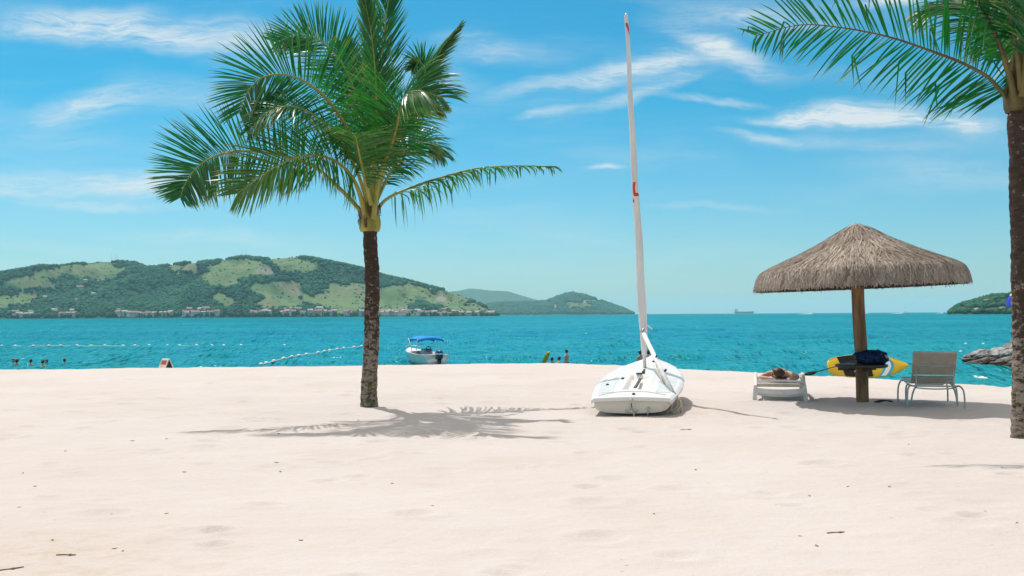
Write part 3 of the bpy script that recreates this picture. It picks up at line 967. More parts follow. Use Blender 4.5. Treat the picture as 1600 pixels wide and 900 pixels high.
th = MB()
rr_ = random.Random(77)
N_A, N_R = 72, 16
ringsr = np.linspace(0.001, 1.80, N_R)
vs = []; cs = []
for r in ringsr:
    for k in range(N_A):
        a = 2 * math.pi * k / N_A
        vs.append(roof(r, a, -0.035)); cs.append((0.15 + 0.25 * rr_.random(), 0, 0, 1))
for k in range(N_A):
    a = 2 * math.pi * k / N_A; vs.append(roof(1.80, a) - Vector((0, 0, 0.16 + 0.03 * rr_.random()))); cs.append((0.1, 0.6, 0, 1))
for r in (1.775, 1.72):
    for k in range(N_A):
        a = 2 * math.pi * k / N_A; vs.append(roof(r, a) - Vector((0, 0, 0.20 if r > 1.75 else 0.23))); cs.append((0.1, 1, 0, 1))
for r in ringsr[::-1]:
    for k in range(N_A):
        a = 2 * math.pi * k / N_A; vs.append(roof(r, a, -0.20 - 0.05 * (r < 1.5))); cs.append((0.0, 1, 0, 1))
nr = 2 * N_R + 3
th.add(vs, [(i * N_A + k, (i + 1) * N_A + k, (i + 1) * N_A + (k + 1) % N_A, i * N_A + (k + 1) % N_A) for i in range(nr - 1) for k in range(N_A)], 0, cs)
for q in range(12500):
    fringe = q > 8600
    a = rr_.uniform(0, 2 * math.pi)
    if fringe:
        r = rr_.uniform(1.62, 1.83); ln = rr_.uniform(1.955, 2.005) - r
        clump = 0.025 * mnoise.noise((math.cos(a) * 9, math.sin(a) * 9, 0)); ln += clump
        if rr_.random() < 0.02: ln += 0.05
    else:
        r = 1.70 * math.sqrt(rr_.uniform(0.0006, 1)); ln = min(rr_.uniform(0.3, 0.6), rr_.uniform(1.93, 2.0) - r)
    da = rr_.gauss(0, 0.09) / max(0.3, r)
    lift = rr_.uniform(-0.012, 0.022)
    cv = min(1, max(0, rr_.gauss(0.52, 0.24) + 0.35 * mnoise.noise((math.cos(a) * r * 2.2, math.sin(a) * r * 2.2, 3))))
    vs = []; rad = r; zdrop = 0.0
    wv = rr_.uniform(0.005, 0.011)
    aa = a
    for s in range(5):
        base = roof(min(rad, 1.80), aa, lift)
        over = max(0.0, rad - 1.80)
        base = base + Vector((math.cos(aa), math.sin(aa), 0)) * min(0.06, over * 0.25) - Vector((0, 0, over * 0.97))
        tn = Vector((-math.sin(aa), math.cos(aa), 0))
        hw = wv * ((1, 1, 1, 1, 0.8) if fringe else (1, 1, 0.9, 0.75, 0.25))[s]
        vs += [base + tn * hw, base - tn * hw]
        rad += ln / 4; aa += da / 4
        lift += rr_.gauss(0, 0.004)
    th.add(vs, [(2 * s, 2 * s + 1, 2 * s + 3, 2 * s + 2) for s in range(4)], 0, [(cv, 0, 0, 1)] * 10)
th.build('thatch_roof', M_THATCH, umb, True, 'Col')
tb = MB()
TZ = 0.70
tb.lathe([(0.108, TZ - 0.055), (0.40, TZ - 0.055), (0.435, TZ - 0.04), (0.44, TZ - 0.012), (0.43, TZ), (0.11, TZ)], (UX - 0.012, UY, 0), 40)
for k in range(3):
    a = 0.6 + k * 2.094
    tb.box((UX - 0.012 + 0.24 * math.cos(a), UY + 0.24 * math.sin(a), TZ - 0.085), (0.30, 0.04, 0.055), Matrix.Rotation(a, 3, 'Z'))
tb.build('round_table', M_TABLE, umb)
for k in range(8):
    a = k * math.pi / 4 + 0.2
    mb = MB(); mb.tube([Vector((UX - 0.07 + 0.09 * math.cos(a), UY + 0.09 * math.sin(a), 2.72)), roof(1.70, a, -0.27)], 0.025, 7)
    mb.build('rafter', M_WOOD, umb)


# bundle of patterned cloth on the table
def m_cloth(t):
    p = t.n('ShaderNodeTexCoord').outputs['Object']
    v = t.n('ShaderNodeTexVoronoi', feature='F1'); t.put(v.inputs['Vector'], t.vmath('ADD', p, t.vmath('MULTIPLY', t.noise(p, 9, 3, 0.6, out='Color'), (0.12, 0.12, 0.12)))); v.inputs['Scale'].default_value = 13
    c = t.mix(t.ramp(v.outputs['Distance'], 0.25, 0.55), (0.006, 0.008, 0.018), (0.012, 0.035, 0.11))
    c = t.mix(t.ramp(t.noise(p, 17, 4, 0.7), 0.62, 0.68), c, (0.16, 0.20, 0.30))
    c = t.mix(t.ramp(t.noise(p, 6.5, 3, 0.5), 0.63, 0.66), c, (0.38, 0.35, 0.40))
    return principled(t, c, 0.85, t.bump(t.noise(p, 22, 4, 0.6), 0.5, 0.01), 0.2)


M_CLOTH = material('patterned_cloth', m_cloth)
bm = bmesh.new(); bmesh.ops.create_icosphere(bm, subdivisions=5, radius=1)
bc = at(1362, 557, UY - 0.12)
for v in bm.verts:
    n_ = v.co.copy()
    k = 1 + 0.24 * mnoise.fractal(n_ * 1.4 + Vector((3, 1, 0)), 0.8, 2.2, 4) + 0.05 * math.sin(n_.x * 9 + n_.z * 4)
    sx = math.copysign(abs(n_.x) ** 0.75, n_.x)
    v.co = Vector((sx * 0.29 * k, n_.y * 0.17 * k, max(-0.098, n_.z * 0.125 * k + 0.02 * (n_.x < 0.3))))
me = bpy.data.meshes.new('bundle'); bm.to_mesh(me); bm.free(); me.materials.append(M_CLOTH)
me.polygons.foreach_set('use_smooth', [True] * len(me.polygons))
bun = link('cloth_bundle', me); bun.location = (bc.x, UY - 0.13, TZ + 0.098)
tag(bun, 'rumpled dark navy patterned cloth bundle lying on the round umbrella table', 'cloth bundle')

# dark looped strap at the foot of the pole
st = MB()
M_BLACK = mat('black_rubber', (0.012, 0.012, 0.014), (0.03, 0.03, 0.032), 9, 0.5, 0.1)
lp = []
for k in range(34):
    a = k / 33 * 2 * math.pi * 2.3
    lp.append(Vector((UX + 0.28 + 0.14 * math.cos(a) + 0.03 * k / 33, UY - 0.18 + 0.10 * math.sin(a), 0)))
for p in lp: p.z = ground(p.x, p.y) + 0.02 + 0.03 * max(0, math.sin(p.x * 11))
st.tube(lp, 0.011, 6)
tag(st.build('strap', M_BLACK), 'small black looped strap on shaded sand at the umbrella pole foot', 'strap')

# ------------------------------------------------------------------ sailing dinghy
M_GEL = mat('dinghy_gelcoat', (0.82, 0.79, 0.765), (0.76, 0.73, 0.70), 3.5, 0.28, 0.05, 0.004, 0.5)
M_HULL = mat('dinghy_hull_underside', (0.70, 0.64, 0.53), (0.56, 0.49, 0.38), 3.0, 0.4, 0.1, 0.004, 0.45, lo=0.45, hi=0.75)
M_SKID = mat('deck_grip', (0.56, 0.61, 0.63), (0.48, 0.54, 0.57), 10, 0.85, 0.4, 0.004, 0.2)
M_ALU = mat('aluminium', (0.55, 0.56, 0.57), (0.42, 0.43, 0.44), 10, 0.35, 0.05, 0.004, 0.5, 0.85)
M_DARK = mat('dark_fitting', (0.03, 0.03, 0.035), (0.07, 0.06, 0.06), 12, 0.5, 0.1)
M_SAIL = mat('sailcloth', (0.80, 0.79, 0.775), (0.69, 0.68, 0.665), 2.2, 0.75, 0.5, 0.012, 0.2, stretch=(3, 3, 0.5))
M_RED = mat('red_sail_mark', (0.72, 0.055, 0.025), (0.60, 0.04, 0.02), 5, 0.7, 0.1)
M_ROPE = mat('rope', (0.62, 0.56, 0.46), (0.45, 0.38, 0.28), 30, 0.9, 0.5, 0.004)
dg = thing('sailing_dinghy', 'white sailing dinghy with tall rolled sail pulled up on the sand', 'dinghy',
           (1.84, 15.42, 0.03), (RAD(4.6), RAD(-1.0), RAD(-12.5)))
DL = 4.05


def beam(t): return float(np.interp(t, [0, .12, .3, .45, .6, .75, .87, .95, 1], [.60, .655, .705, .705, .655, .53, .34, .17, .02]))
def sheer(t): return 0.27 + 0.05 * t + 0.05 * t * t
def keel(t): return float(np.interp(t, [0, .3, .6, .8, .92, 1], [0.03, 0.0, 0.015, 0.06, 0.13, 0.24]))


rings = []
ts = np.linspace(0, 1, 48)
for t in ts:
    bmx, s_, k_ = beam(t), sheer(t), keel(t)
    ring = []
    for j in range(25):
        a = -1 + 2 * j / 24
        ff = abs(a)
        xx = math.copysign(bmx * (1 - (1 - min(1, ff * 1.18)) ** 1.8) * (0.90 + 0.07 * ff), a)
        flat = 1.0 - 0.25 * t
        zz = k_ + (s_ - 0.02 - k_) * (ff ** (3.6 - 1.7 * t)) + 0.05 * ff * flat * (1 - ff)
        ring.append(Vector((xx, t * DL, zz)))
    rings.append(ring)
hb = MB(); hb.loft(rings, 0, False, False)
tr = rings[0]
hb.add([p + Vector((0, 0.0, 0)) for p in tr] + [Vector((0, 0, sheer(0)))], [tuple(reversed(range(25)))])
local(hb.build('hull', M_HULL), dg)
# deck with crown, rolled edge and a real cockpit well
NTt, NX = 90, 61


def deck_z(t, u):
    b = beam(t); x = u * b
    z = sheer(t) + 0.055 * (1 - u * u) * (0.4 + 0.6 * min(1, t * 2.2)) + 0.05 * max(0, t - 0.55) * (1 - abs(u))
    inx = 0.20 - 0.05 * t
    def sst(v, a_, b_):
        v = min(1, max(0, (v - a_) / (b_ - a_))); return v * v * (3 - 2 * v)
    if 0.08 < t < 0.56:
        cw = sst(t, 0.14, 0.165) * (1 - sst(t, 0.455, 0.475)) * (1 - sst(abs(x), inx - 0.03, inx))
        z -= 0.085 * cw
        lip = sst(t, 0.115, 0.14) * (1 - sst(t, 0.475, 0.51)) * (1 - sst(abs(x), inx + 0.015, inx + 0.05)) * (1 - cw)
        z += 0.014 * lip
    e = sst(abs(u), 0.93, 1.0); z -= 0.03 * e
    return z


gv = []; skin_i = []
tt_ = np.linspace(0, 1, NTt)
for t in tt_:
    for j in range(NX):
        u = -1 + 2 * j / (NX - 1)
        gv.append(Vector((u * (beam(t) + 0.022), t * DL + (-0.03 + 0.05 * t if t < 0.02 else 0.02 * t), deck_z(t, u))))
db = MB(); fc = []; mi = []
for i in range(NTt - 1):
    for j in range(NX - 1):
        fc.append((i * NX + j, i * NX + j + 1, (i + 1) * NX + j + 1, (i + 1) * NX + j))
db.add(gv, fc)
# turned-down edge
ev = []; n_e = 0
loop = [(i, 0) for i in range(NTt)][::-1] + [(0, j) for j in range(1, NX)] + [(i, NX - 1) for i in range(1, NTt)]
ev = [gv[i * NX + j] for i, j in loop]
low = [Vector((p.x * 0.995, p.y + (0.004 if k else 0), p.z - 0.055)) for k, p in enumerate(ev)]
db.add(ev + low, [(k, k + 1, len(ev) + k + 1, len(ev) + k) for k in range(len(ev) - 1)])
deck_o = local(db.build('deck', M_GEL), dg)


def patch(t0, t1, u0, u1, dz=0.004):
    """a thin panel following the deck"""
    a = []; n1, n2 = 14, 8
    for i in range(n1 + 1):
        for j in range(n2 + 1):
            t = t0 + (t1 - t0) * i / n1; f = j / n2
            ua = u0(t) if callable(u0) else u0; ub2 = u1(t) if callable(u1) else u1
            u = ua + (ub2 - ua) * f
            a.append(Vector((u * beam(t), t * DL, deck_z(t, u) + dz)))
    mb = MB(); mb.add(a, [(i * 9 + j, i * 9 + j + 1, (i + 1) * 9 + j + 1, (i + 1) * 9 + j) for i in range(n1) for j in range(n2)])
    return mb
for s_ in (-1, 1):
    mb = patch(0.10, 0.44, s_ * 0.52, s_ * 0.88)
    local(mb.build('deck_grip_panel', M_SKID), dg)
# hiking strap, daggerboard slot, traveller, fittings
mb = MB(); mb.box((0.0, 1.15, 0.335), (0.05, 1.05, 0.008)); local(mb.build('hiking_strap', M_DARK), dg)
mb = MB(); mb.box((0.0, 2.30, deck_z(0.567, 0) + 0.012), (0.035, 0.36, 0.02), None, 0, 0.006); local(mb.build('daggerboard_slot', M_DARK), dg)
mb = MB(); mb.box((0.02, 2.02, deck_z(0.5, 0) + 0.03), (0.05, 0.10, 0.05), None, 0, 0.012); mb.box((-0.05, 1.94, deck_z(0.48, 0) + 0.012), (0.10, 0.05, 0.02), None, 0, 0.006)
local(mb.build('cam_cleat', M_DARK), dg)
for x, y in ((-0.30, 1.60), (-0.50, 1.10), (0.02, 0.18), (0.34, 2.1), (0.1, 3.3)):
    t = y / DL; mb = MB(); mb.lathe([(0, 0.0), (0.028, 0.0), (0.026, 0.018), (0.012, 0.032), (0, 0.034)], (x, y, deck_z(t, x / beam(t)) - 0.002), 12)
    local(mb.build('deck_fitting', M_DARK), dg)
mb = MB(); mb.tube([(-0.52, 0.10, sheer(0.02) + 0.03), (-0.25, 0.14, sheer(0) + 0.075), (0, 0.16, sheer(0) + 0.085), (0.25, 0.14, sheer(0) + 0.075), (0.52, 0.10, sheer(0.02) + 0.03)], 0.006, 6)
local(mb.build('traveller_rope', M_ROPE), dg)
# stern: rudder brackets, drain plug, tail rope
for z in (0.255, 0.075):
    mb = MB(); mb.box((0, -0.008, z), (0.20, 0.012, 0.035), None, 0, 0.004); mb.box((0, -0.03, z), (0.045, 0.05, 0.03), None, 0, 0.006)
    for x in (-0.075, 0.075): mb.lathe([(0, -0.004), (0.012, -0.004), (0.012, 0.004), (0, 0.004)], (x, -0.016, z), 8)
    local(mb.build('rudder_bracket', M_ALU), dg)
mb = MB(); mb.tube([(0, -0.035, 0.06), (0, -0.035, 0.20)], 0.007, 6); local(mb.build('rudder_pin', M_DARK), dg)
mb = MB(); mb.tube([(0.0, -0.03, 0.08), (0.03, -0.045, 0.05), (0.04, -0.05, 0.0), (0.02, -0.06, -0.03)], 0.012, 6); mb.tube([(-0.01, -0.03, 0.1), (0.0, -0.05, 0.12), (0.015, -0.05, 0.09)], 0.01, 6)
local(mb.build('stern_rope', M_ROPE), dg)
mb = MB(); mb.tube([(0.27, -0.012, 0.115), (0.25, -0.035, 0.10), (0.245, -0.04, 0.05), (0.255, -0.05, -0.01)], 0.009, 6)
mb.lathe([(0, -0.01), (0.022, -0.01), (0.022, 0.01), (0, 0.01)], (0.26, -0.02, 0.115), 12); local(mb.build('drain_plug', M_ALU), dg)

# rig, written in world coordinates
MBASE = at(1008, 580, 18.0); MTOP = at(978.5, 23, 17.95)
ax = (MTOP - MBASE)
mast = MB(); mast.tube([MBASE - ax * 0.03, MBASE + ax * 0.1, MTOP + ax * 0.004], [0.032, 0.032, 0.022], 12)
mast_o = mast.build('mast', M_ALU, dg)
NS, MS = 240, 22
vs = []
def sail_r(s): return 0.84 * float(np.interp(s, [0, .02, .06, .14, .3, .5, .7, .9, 1], [0.045, 0.060, 0.075, 0.088, 0.078, 0.070, 0.058, 0.042, 0.036]))
def sail_p(s, a, off=0.0):
    c = MBASE.lerp(MTOP, 0.045 + 0.955 * s) + Vector((0.012 * math.sin(s * 7) * (1 - s) + 0.006 * math.sin(s * 23), 0, 0))
    spiral = 1 + 0.10 * ((a / (2 * math.pi) + s * 2.3) % 1.0)
    r = sail_r(s) * spiral * (1 + 0.09 * mnoise.fractal((math.cos(a) * 1.3, math.sin(a) * 1.3, s * 26), 0.8, 2.0, 3)) + off
    return c + Vector((math.cos(a), math.sin(a), 0)) * r
for i in range(NS):
    for k in range(MS):
        vs.append(sail_p(i / (NS - 1), 2 * math.pi * k / MS))
sb = MB(); sb.add(vs, [(i * MS + k, i * MS + (k + 1) % MS, (i + 1) * MS + (k + 1) % MS, (i + 1) * MS + k) for i in range(NS - 1) for k in range(MS)])
sb.add([vs[k] for k in range(MS)], [tuple(reversed(range(MS)))]); sb.add([vs[(NS - 1) * MS + k] for k in range(MS)], [tuple(range(MS))])
sail_o = sb.build('rolled_sail', M_SAIL, dg)


def sail_mark(name, outline):
    """a flat mark on the cloth: outline rows (s, angle from, angle to)"""
    mb = MB(); vs = []
    for s, a0, a1 in outline:
        for j in range(7):
            vs.append(sail_p(s, a0 + (a1 - a0) * j / 6, 0.004))
    mb.add(vs, [(i * 7 + j, i * 7 + j + 1, (i + 1) * 7 + j + 1, (i + 1) * 7 + j) for i in range(len(outline) - 1) for j in range(6)])
    o = mb.build(name, M_RED, sail_o)
    return o


def s_of(py): return ((580 - py) / 557.0 - 0.045) / 0.955
FRONT = -math.pi / 2
sail_mark('sail_letter', [(s_of(y), FRONT + a0, FRONT + a1) for y, a0, a1 in
          ((308, -0.55, 1.15), (303, -0.75, 1.15), (302, -0.75, -0.05), (296, -0.8, -0.15), (290, -0.7, 0.0), (286, -0.5, 0.15))])
sail_mark('sail_letter', [(s_of(y), FRONT + a0, FRONT + a1) for y, a0, a1 in ((318, -1.0, -0.7), (315, -1.1, -0.55), (312, -1.0, -0.7))])
sail_mark('sail_letter', [(s_of(y), FRONT + a0, FRONT + a1) for y, a0, a1 in ((56, 0.9, 1.1), (48, 0.2, 1.2), (42, -0.5, 0.9), (37, -0.8, 0.5))])
# boom leaning down to the stern corner
BO0 = at(1005.5, 521, 17.85); BO1 = at(1052, 616, 15.75)
bb = MB(); bb.tube([BO0, BO0.lerp(BO1, 0.5) + Vector((0, 0, -0.01)), BO1], [0.036, 0.038, 0.038], 14)
boom = bb.build('boom', M_SAIL, dg)
mb = MB(); dv = (BO1 - BO0).normalized(); mb.tube([BO1 - dv * 0.01, BO1 + dv * 0.06], 0.042, 14); mb.build('end_cap', M_DARK, boom)
mb = MB(); p = BO0.lerp(BO1, 0.68); mb.tube([p + Vector((0.03, 0, 0.03)), p + Vector((0.05, -0.02, 0.06))], 0.02, 8); mb.build('boom_fitting', M_DARK, boom); mb = MB(); p = BO0.lerp(BO1, 0.45); mb.tube([p + Vector((0.0, 0, 0.03)), p + Vector((0.01, -0.02, 0.06))], 0.016, 8)
mb.build('boom_fitting', M_DARK, boom)
mb = MB(); mb.tube([BO0 + Vector((-0.05, 0, 0.02)), BO0 + Vector((0.0, -0.02, 0.08)), MBASE.lerp(MTOP, 0.11) + Vector((0, 0, 0))], 0.018, 8); mb.build('gooseneck', M_ALU, dg)
mb = MB(); q = at(1011, 508, 17.9); mb.tube([at(1008, 504, 17.93), q, at(1019, 514, 17.85)], 0.016, 8); mb.build('vang_bar', M_SAIL, dg)
for dx, col in ((0.0, M_ROPE), (0.05, M_ROPE)):
    mb = MB(); mb.tube([BO0.lerp(BO1, 0.5) + Vector((-0.03 - dx, 0, -0.05)), at(1036 + dx * 60, 600, 16.4), at(1046 + dx * 50, 612, 15.95)], 0.008, 6); mb.build('sheet_rope', col, dg)
rp = random.Random(4)
for k in range(4):
    a = BO1 + Vector((rp.uniform(-.03, .06), rp.uniform(-.03, .02), -0.02))
    e = Vector((a.x + rp.uniform(-.16, .10), a.y - rp.uniform(0.02, .12), ground(a.x, a.y - 0.1) + 0.02))
    mid = a.lerp(e, 0.5) + Vector((rp.uniform(-.02, .12), -0.03, -0.05))
    mb = MB(); mb.tube(catmull([a, a.lerp(mid, 0.5) + Vector((0.03, 0, 0.02)), mid, e], 14), rp.choice([0.012, 0.016]), 7); mb.build('boom_rope', M_ROPE, dg)
mb = MB(); kn = BO1 + Vector((0.06, -0.02, -0.07))
mb.tube([kn + Vector((0.05 * math.cos(a * 0.9), 0.04 * math.sin(a * 0.9), 0.02 * math.sin(a * 2.3))) for a in range(14)], 0.014, 7); mb.build('rope_knot', M_ROPE, dg)

# ------------------------------------------------------------------ people: one continuous skin each
M_SKIN1 = mat('skin_tan', (0.60, 0.36, 0.26), (0.52, 0.29, 0.20), 5, 0.5, 0.05, 0.002, 0.35)
M_SKIN2 = mat('skin_brown', (0.42, 0.23, 0.15), (0.36, 0.19, 0.12), 5, 0.5, 0.05, 0.002, 0.35)
M_SKIN3 = mat('skin_pale', (0.62, 0.40, 0.30), (0.56, 0.33, 0.24), 5, 0.5, 0.05, 0.002, 0.35)
M_HAIR = mat('dark_hair', (0.022, 0.015, 0.012), (0.05, 0.033, 0.024), 14, 0.5, 0.5, 0.006, 0.4)
M_HAIRB = mat('brown_hair', (0.085, 0.045, 0.025), (0.05, 0.028, 0.016), 14, 0.5, 0.5, 0.006, 0.4)
M_TRUNKS = mat('dark_swimwear', (0.02, 0.025, 0.05), (0.035, 0.03, 0.05), 8, 0.8, 0.2)
M_YELLOW = mat('yellow_foam', (0.72, 0.44, 0.02), (0.62, 0.36, 0.02), 4, 0.55, 0.1)
M_REDSWIM = mat('red_swimwear', (0.40, 0.05, 0.03), (0.28, 0.03, 0.03), 6, 0.7, 0.1)


def skin_mesh(name, joints, bones, m, parent, root, levels=2):
    names = list(joints)
    me = bpy.data.meshes.new(name)
    me.from_pydata([joints[k][0] for k in names], [(names.index(a), names.index(b)) for a, b in bones], [])
    o = bpy.data.objects.new(name, me); COL.objects.link(o)
    md = o.modifiers.new('skin', 'SKIN')
    if not me.skin_vertices: me.skin_vertices.new()
    for i, k in enumerate(names):
        r = joints[k][1]
        me.skin_vertices[0].data[i].radius = r if isinstance(r, tuple) else (r, r)
        me.skin_vertices[0].data[i].use_root = (k == root)
    md.use_smooth_shade = True; md.branch_smoothing = 0.4
    sb_ = o.modifiers.new('sub', 'SUBSURF'); sb_.levels = levels; sb_.render_levels = levels
    dgp = bpy.context.evaluated_depsgraph_get()
    new = bpy.data.meshes.new_from_object(o.evaluated_get(dgp))
    bpy.data.objects.remove(o)
    new.materials.clear(); new.materials.append(m)
    new.polygons.foreach_set('use_smooth', [True] * len(new.polygons))
    return link(name, new, parent)


def head_shape(mb, c, fwd, up, r=0.105, mi=0):
    """skull with brow, nose, chin and ears, added to a body mesh as part of it"""
    fwd = Vector(fwd).normalized(); up = Vector(up).normalized(); side = fwd.cross(up).normalized(); up = side.cross(fwd)
    bm = bmesh.new(); bmesh.ops.create_icosphere(bm, subdivisions=3, radius=1)
    vs = []
    for v in bm.verts:
        x, y, z = v.co                       # x side, y forward, z up
        k = 1.0
        px_ = x * 0.80 * (1 - 0.20 * max(0, -z) * max(0, y + 0.3))
        py_ = y * (0.98 if y > 0 else 1.05)
        pz_ = z * 1.22
        if y > 0.4 and abs(x) < 0.28: py_ += 0.30 * math.exp(-((z + 0.12) / 0.20) ** 2) * (1 - abs(x) / 0.28)          # nose
        if y > 0.3: py_ -= 0.10 * math.exp(-(((abs(x) - 0.36) / 0.16) ** 2 + ((z - 0.12) / 0.13) ** 2))                # eye sockets
        if y > 0.3: py_ += 0.05 * math.exp(-((x / 0.25) ** 2 + ((z + 0.50) / 0.08) ** 2)) - 0.04 * math.exp(-((x / 0.3) ** 2 + ((z + 0.62) / 0.05) ** 2))  # mouth
        if abs(x) > 0.85 and abs(z) < 0.35: px_ *= 1.16                                                               # ears
        vs.append(Vector(c) + (side * px_ + fwd * py_ + up * pz_) * r)
    bm.verts.index_update()
    mb.add(vs, [[q.index for q in f.verts] for f in bm.faces], mi)
    bm.free()


def hair_cap(parent, c, fwd, up, m, r=0.105, long_=0.0, name='hair'):
    fwd = Vector(fwd).normalized(); up = Vector(up).normalized(); side = fwd.cross(up).normalized(); up = side.cross(fwd)
    bm = bmesh.new(); bmesh.ops.create_icosphere(bm, subdivisions=4, radius=1)
    kill = [v for v in bm.verts if (v.co.y > 0.30 and v.co.z < 0.42) or (v.co.z < -0.45 - long_ * 0.4 and v.co.y > -0.1) or v.co.z < -0.75 - long_]
    bmesh.ops.delete(bm, geom=kill, context='VERTS')
    bm.verts.index_update(); vs = []
    for v in bm.verts:
        x, y, z = v.co
        k = 1.09 + 0.05 * mnoise.noise(v.co * 5)
        zz = z * 1.24 * k - (long_ * 1.5 if z < -0.3 and y < 0.2 else 0)
        vs.append(Vector(c) + (side * (x * 0.86 * k) + fwd * (y * 1.08 * k) + up * zz) * r)
    mb = MB(); mb.add(vs, [[q.index for q in f.verts] for f in bm.faces]); bm.free()
    return mb.build(name, m, parent)


def join_into(o, mb):
    """append collected shapes to a body mesh so the figure stays one mesh"""
    me = o.data
    bm = bmesh.new(); bm.from_mesh(me)
    inv = (o.matrix_basis if o.parent is None else (o.parent.matrix_basis @ o.matrix_parent_inverse @ o.matrix_basis)).inverted()
    nv = [bm.verts.new(inv @ Vector(p)) for p in mb.v]
    for f in mb.f:
        q = bm.faces.new([nv[i] for i in f]); q.smooth = True
    bm.to_mesh(me); bm.free()


def person(label, loc, face, skin, hair, wear, group, arms=((0.20, 0.02, -0.26, 0.22, 0.10, -0.48), (0.20, 0.02, -0.26, 0.22, 0.10, -0.48)), lean=0.0, long_=0.0, scale=1.0, look=0.0, top=None):
    """standing figure; loc is the ground under the feet, face the direction it looks (degrees from +X)"""
    t = thing('person', label, 'person', loc, (0, 0, 0), group)
    R = Matrix.Rotation(RAD(face - 90), 3, 'Z'); O = Vector(loc)
    def W(x, y, z): return O + R @ (Vector((x, y + lean * max(0, z - 0.9), z)) * scale)
    J = {'pelvis': (W(0, 0, .92), (.15 * scale, .11 * scale)), 'waist': (W(0, .01, 1.06), (.125 * scale, .095 * scale)), 'chest': (W(0, .0, 1.26), (.155 * scale, .11 * scale)), 'neckbase': (W(0, 0, 1.42), (.09 * scale, .075 * scale)), 'neck': (W(0, .01, 1.50), .052 * scale), 'skull': (W(0, .02, 1.58), .055 * scale)}
    Bn = [('pelvis', 'waist'), ('waist', 'chest'), ('chest', 'neckbase'), ('neckbase', 'neck'), ('neck', 'skull')]
    fing = MB()
    for s, (ex, ey, ez, hx, hy, hz) in ((-1, arms[0]), (1, arms[1])):
        n = 'l' if s < 0 else 'r'
        J['sh' + n] = (W(s * .175, 0, 1.385), .055 * scale); J['el' + n] = (W(s * ex, ey, 1.385 + ez), .040 * scale); J['wr' + n] = (W(s * hx, hy, 1.385 + hz), .026 * scale)
        d = (Vector((s * hx, hy, hz)) - Vector((s * ex, ey, ez))).normalized()
        hp = Vector((s * hx, hy, 1.385 + hz)) + d * 0.075
        J['hd' + n] = (W(*hp), (.038 * scale, .018 * scale))
        Bn += [('neckbase', 'sh' + n), ('sh' + n, 'el' + n), ('el' + n, 'wr' + n), ('wr' + n, 'hd' + n)]
        pv = d.cross(Vector((0, 1, 0.3))).normalized()
        for q, (off, ln) in enumerate(((-.03, .065), (-.010, .078), (.010, .074), (.028, .058))):
            a = hp + pv * off + d * 0.01; bnd = d.cross(pv) * 0.018
            fing.tube([W(*a), W(*(a + d * ln * .5)), W(*(a + d * ln + bnd))], [.009 * scale, .008 * scale, .006 * scale], 6)
        a = hp - d * .03 + pv * -.03
        fing.tube([W(*a), W(*(a + pv * -.03 + d * .03)), W(*(a + pv * -.035 + d * .06))], [.010 * scale, .009 * scale, .006 * scale], 6)
        J['hip' + n] = (W(s * .09, 0, .86), .085 * scale); J['kn' + n] = (W(s * .10, .015, .47), .055 * scale); J['an' + n] = (W(s * .10, -.01, .08), .036 * scale); J['toe' + n] = (W(s * .115, .15, .03), (.04 * scale, .02 * scale))
        Bn += [('pelvis', 'hip' + n), ('hip' + n, 'kn' + n), ('kn' + n, 'an' + n), ('an' + n, 'toe' + n)]
    b = skin_mesh('body', J, Bn, skin, t, 'pelvis')
    hc = W(0, .03, 1.635)
    fw = R @ Matrix.Rotation(RAD(look), 3, 'Z') @ Vector((0, 1, -0.12))
    head_shape(fing, hc, fw, (0, 0, 1), 0.098 * scale)
    join_into(b, fing)
    hair_cap(t, hc, fw, (0, 0, 1), hair, 0.098 * scale, long_)
    sh = MB()
    for s in (-1, 1):
        sh.tube([W(s * .06, 0, .96), W(s * .09, 0, .84), W(s * .10, .01, .62)], [.125 * scale, .115 * scale, .09 * scale], 14)
    sh.build('swim_shorts', wear, t)
    if top is not None:
        tp_ = MB()
        ringz = [(1.02, .135, .108), (1.15, .15, .115), (1.28, .172, .125), (1.38, .15, .10)]
        tp_.loft([[W(a_ * math.cos(2 * math.pi * k / 18), b__ * math.sin(2 * math.pi * k / 18), z) for k in range(18)] for z, a_, b__ in ringz])
        tp_.build('swim_top', top, t)
    return t


BED = -2.7
def bather(label, px, py_head, Y, face, skin, hair, wear, scale=1.0, **kw):
    """stands on the sea bed so that the top of the head shows at pixel row py_head"""
    p = at(px, py_head, Y)
    g = p.z - 1.75 * scale
    return person(label, (p.x, p.y, g), face, skin, hair, wear, 'bathers in the sea', scale=scale, **kw)


HUG = ((0.26, 0.06, -0.22, 0.12, 0.26, -0.30), (0.26, 0.06, -0.22, 0.12, 0.26, -0.30))
bather('dark bather at the far left edge, nearer of two touching heads', 26, 561, 61, 60, M_SKIN2, M_HAIR, M_TRUNKS, 1.0, arms=HUG)
bather('pale bather at the far left edge, half hidden behind a darker bather', 21, 560.5, 63, 250, M_SKIN3, M_HAIRB, M_TRUNKS, 1.0, arms=HUG)
bather('dark haired bather alone between two bathing groups at far left', 48, 561, 62, 100, M_SKIN1, M_HAIR, M_TRUNKS)
bather('bather with bare back near the beach, left of a smaller head', 66.5, 562.5, 61, 75, M_SKIN3, M_HAIR, M_TRUNKS, 1.0, arms=HUG)
bather('low bather farther out beside a bare back, facing the beach', 73, 561.5, 64.5, 230, M_SKIN3, M_HAIR, M_TRUNKS, 1.0)
bather('rightmost bather of the far left group, out on the blue water', 101, 560, 65, 120, M_SKIN3, M_HAIR, M_TRUNKS, 1.0)
bather('child standing in the water with bare shoulders, left of the dinghy', 885.5, 546.0, 59, 150, M_SKIN1, M_HAIRB, M_REDSWIM, 0.97)
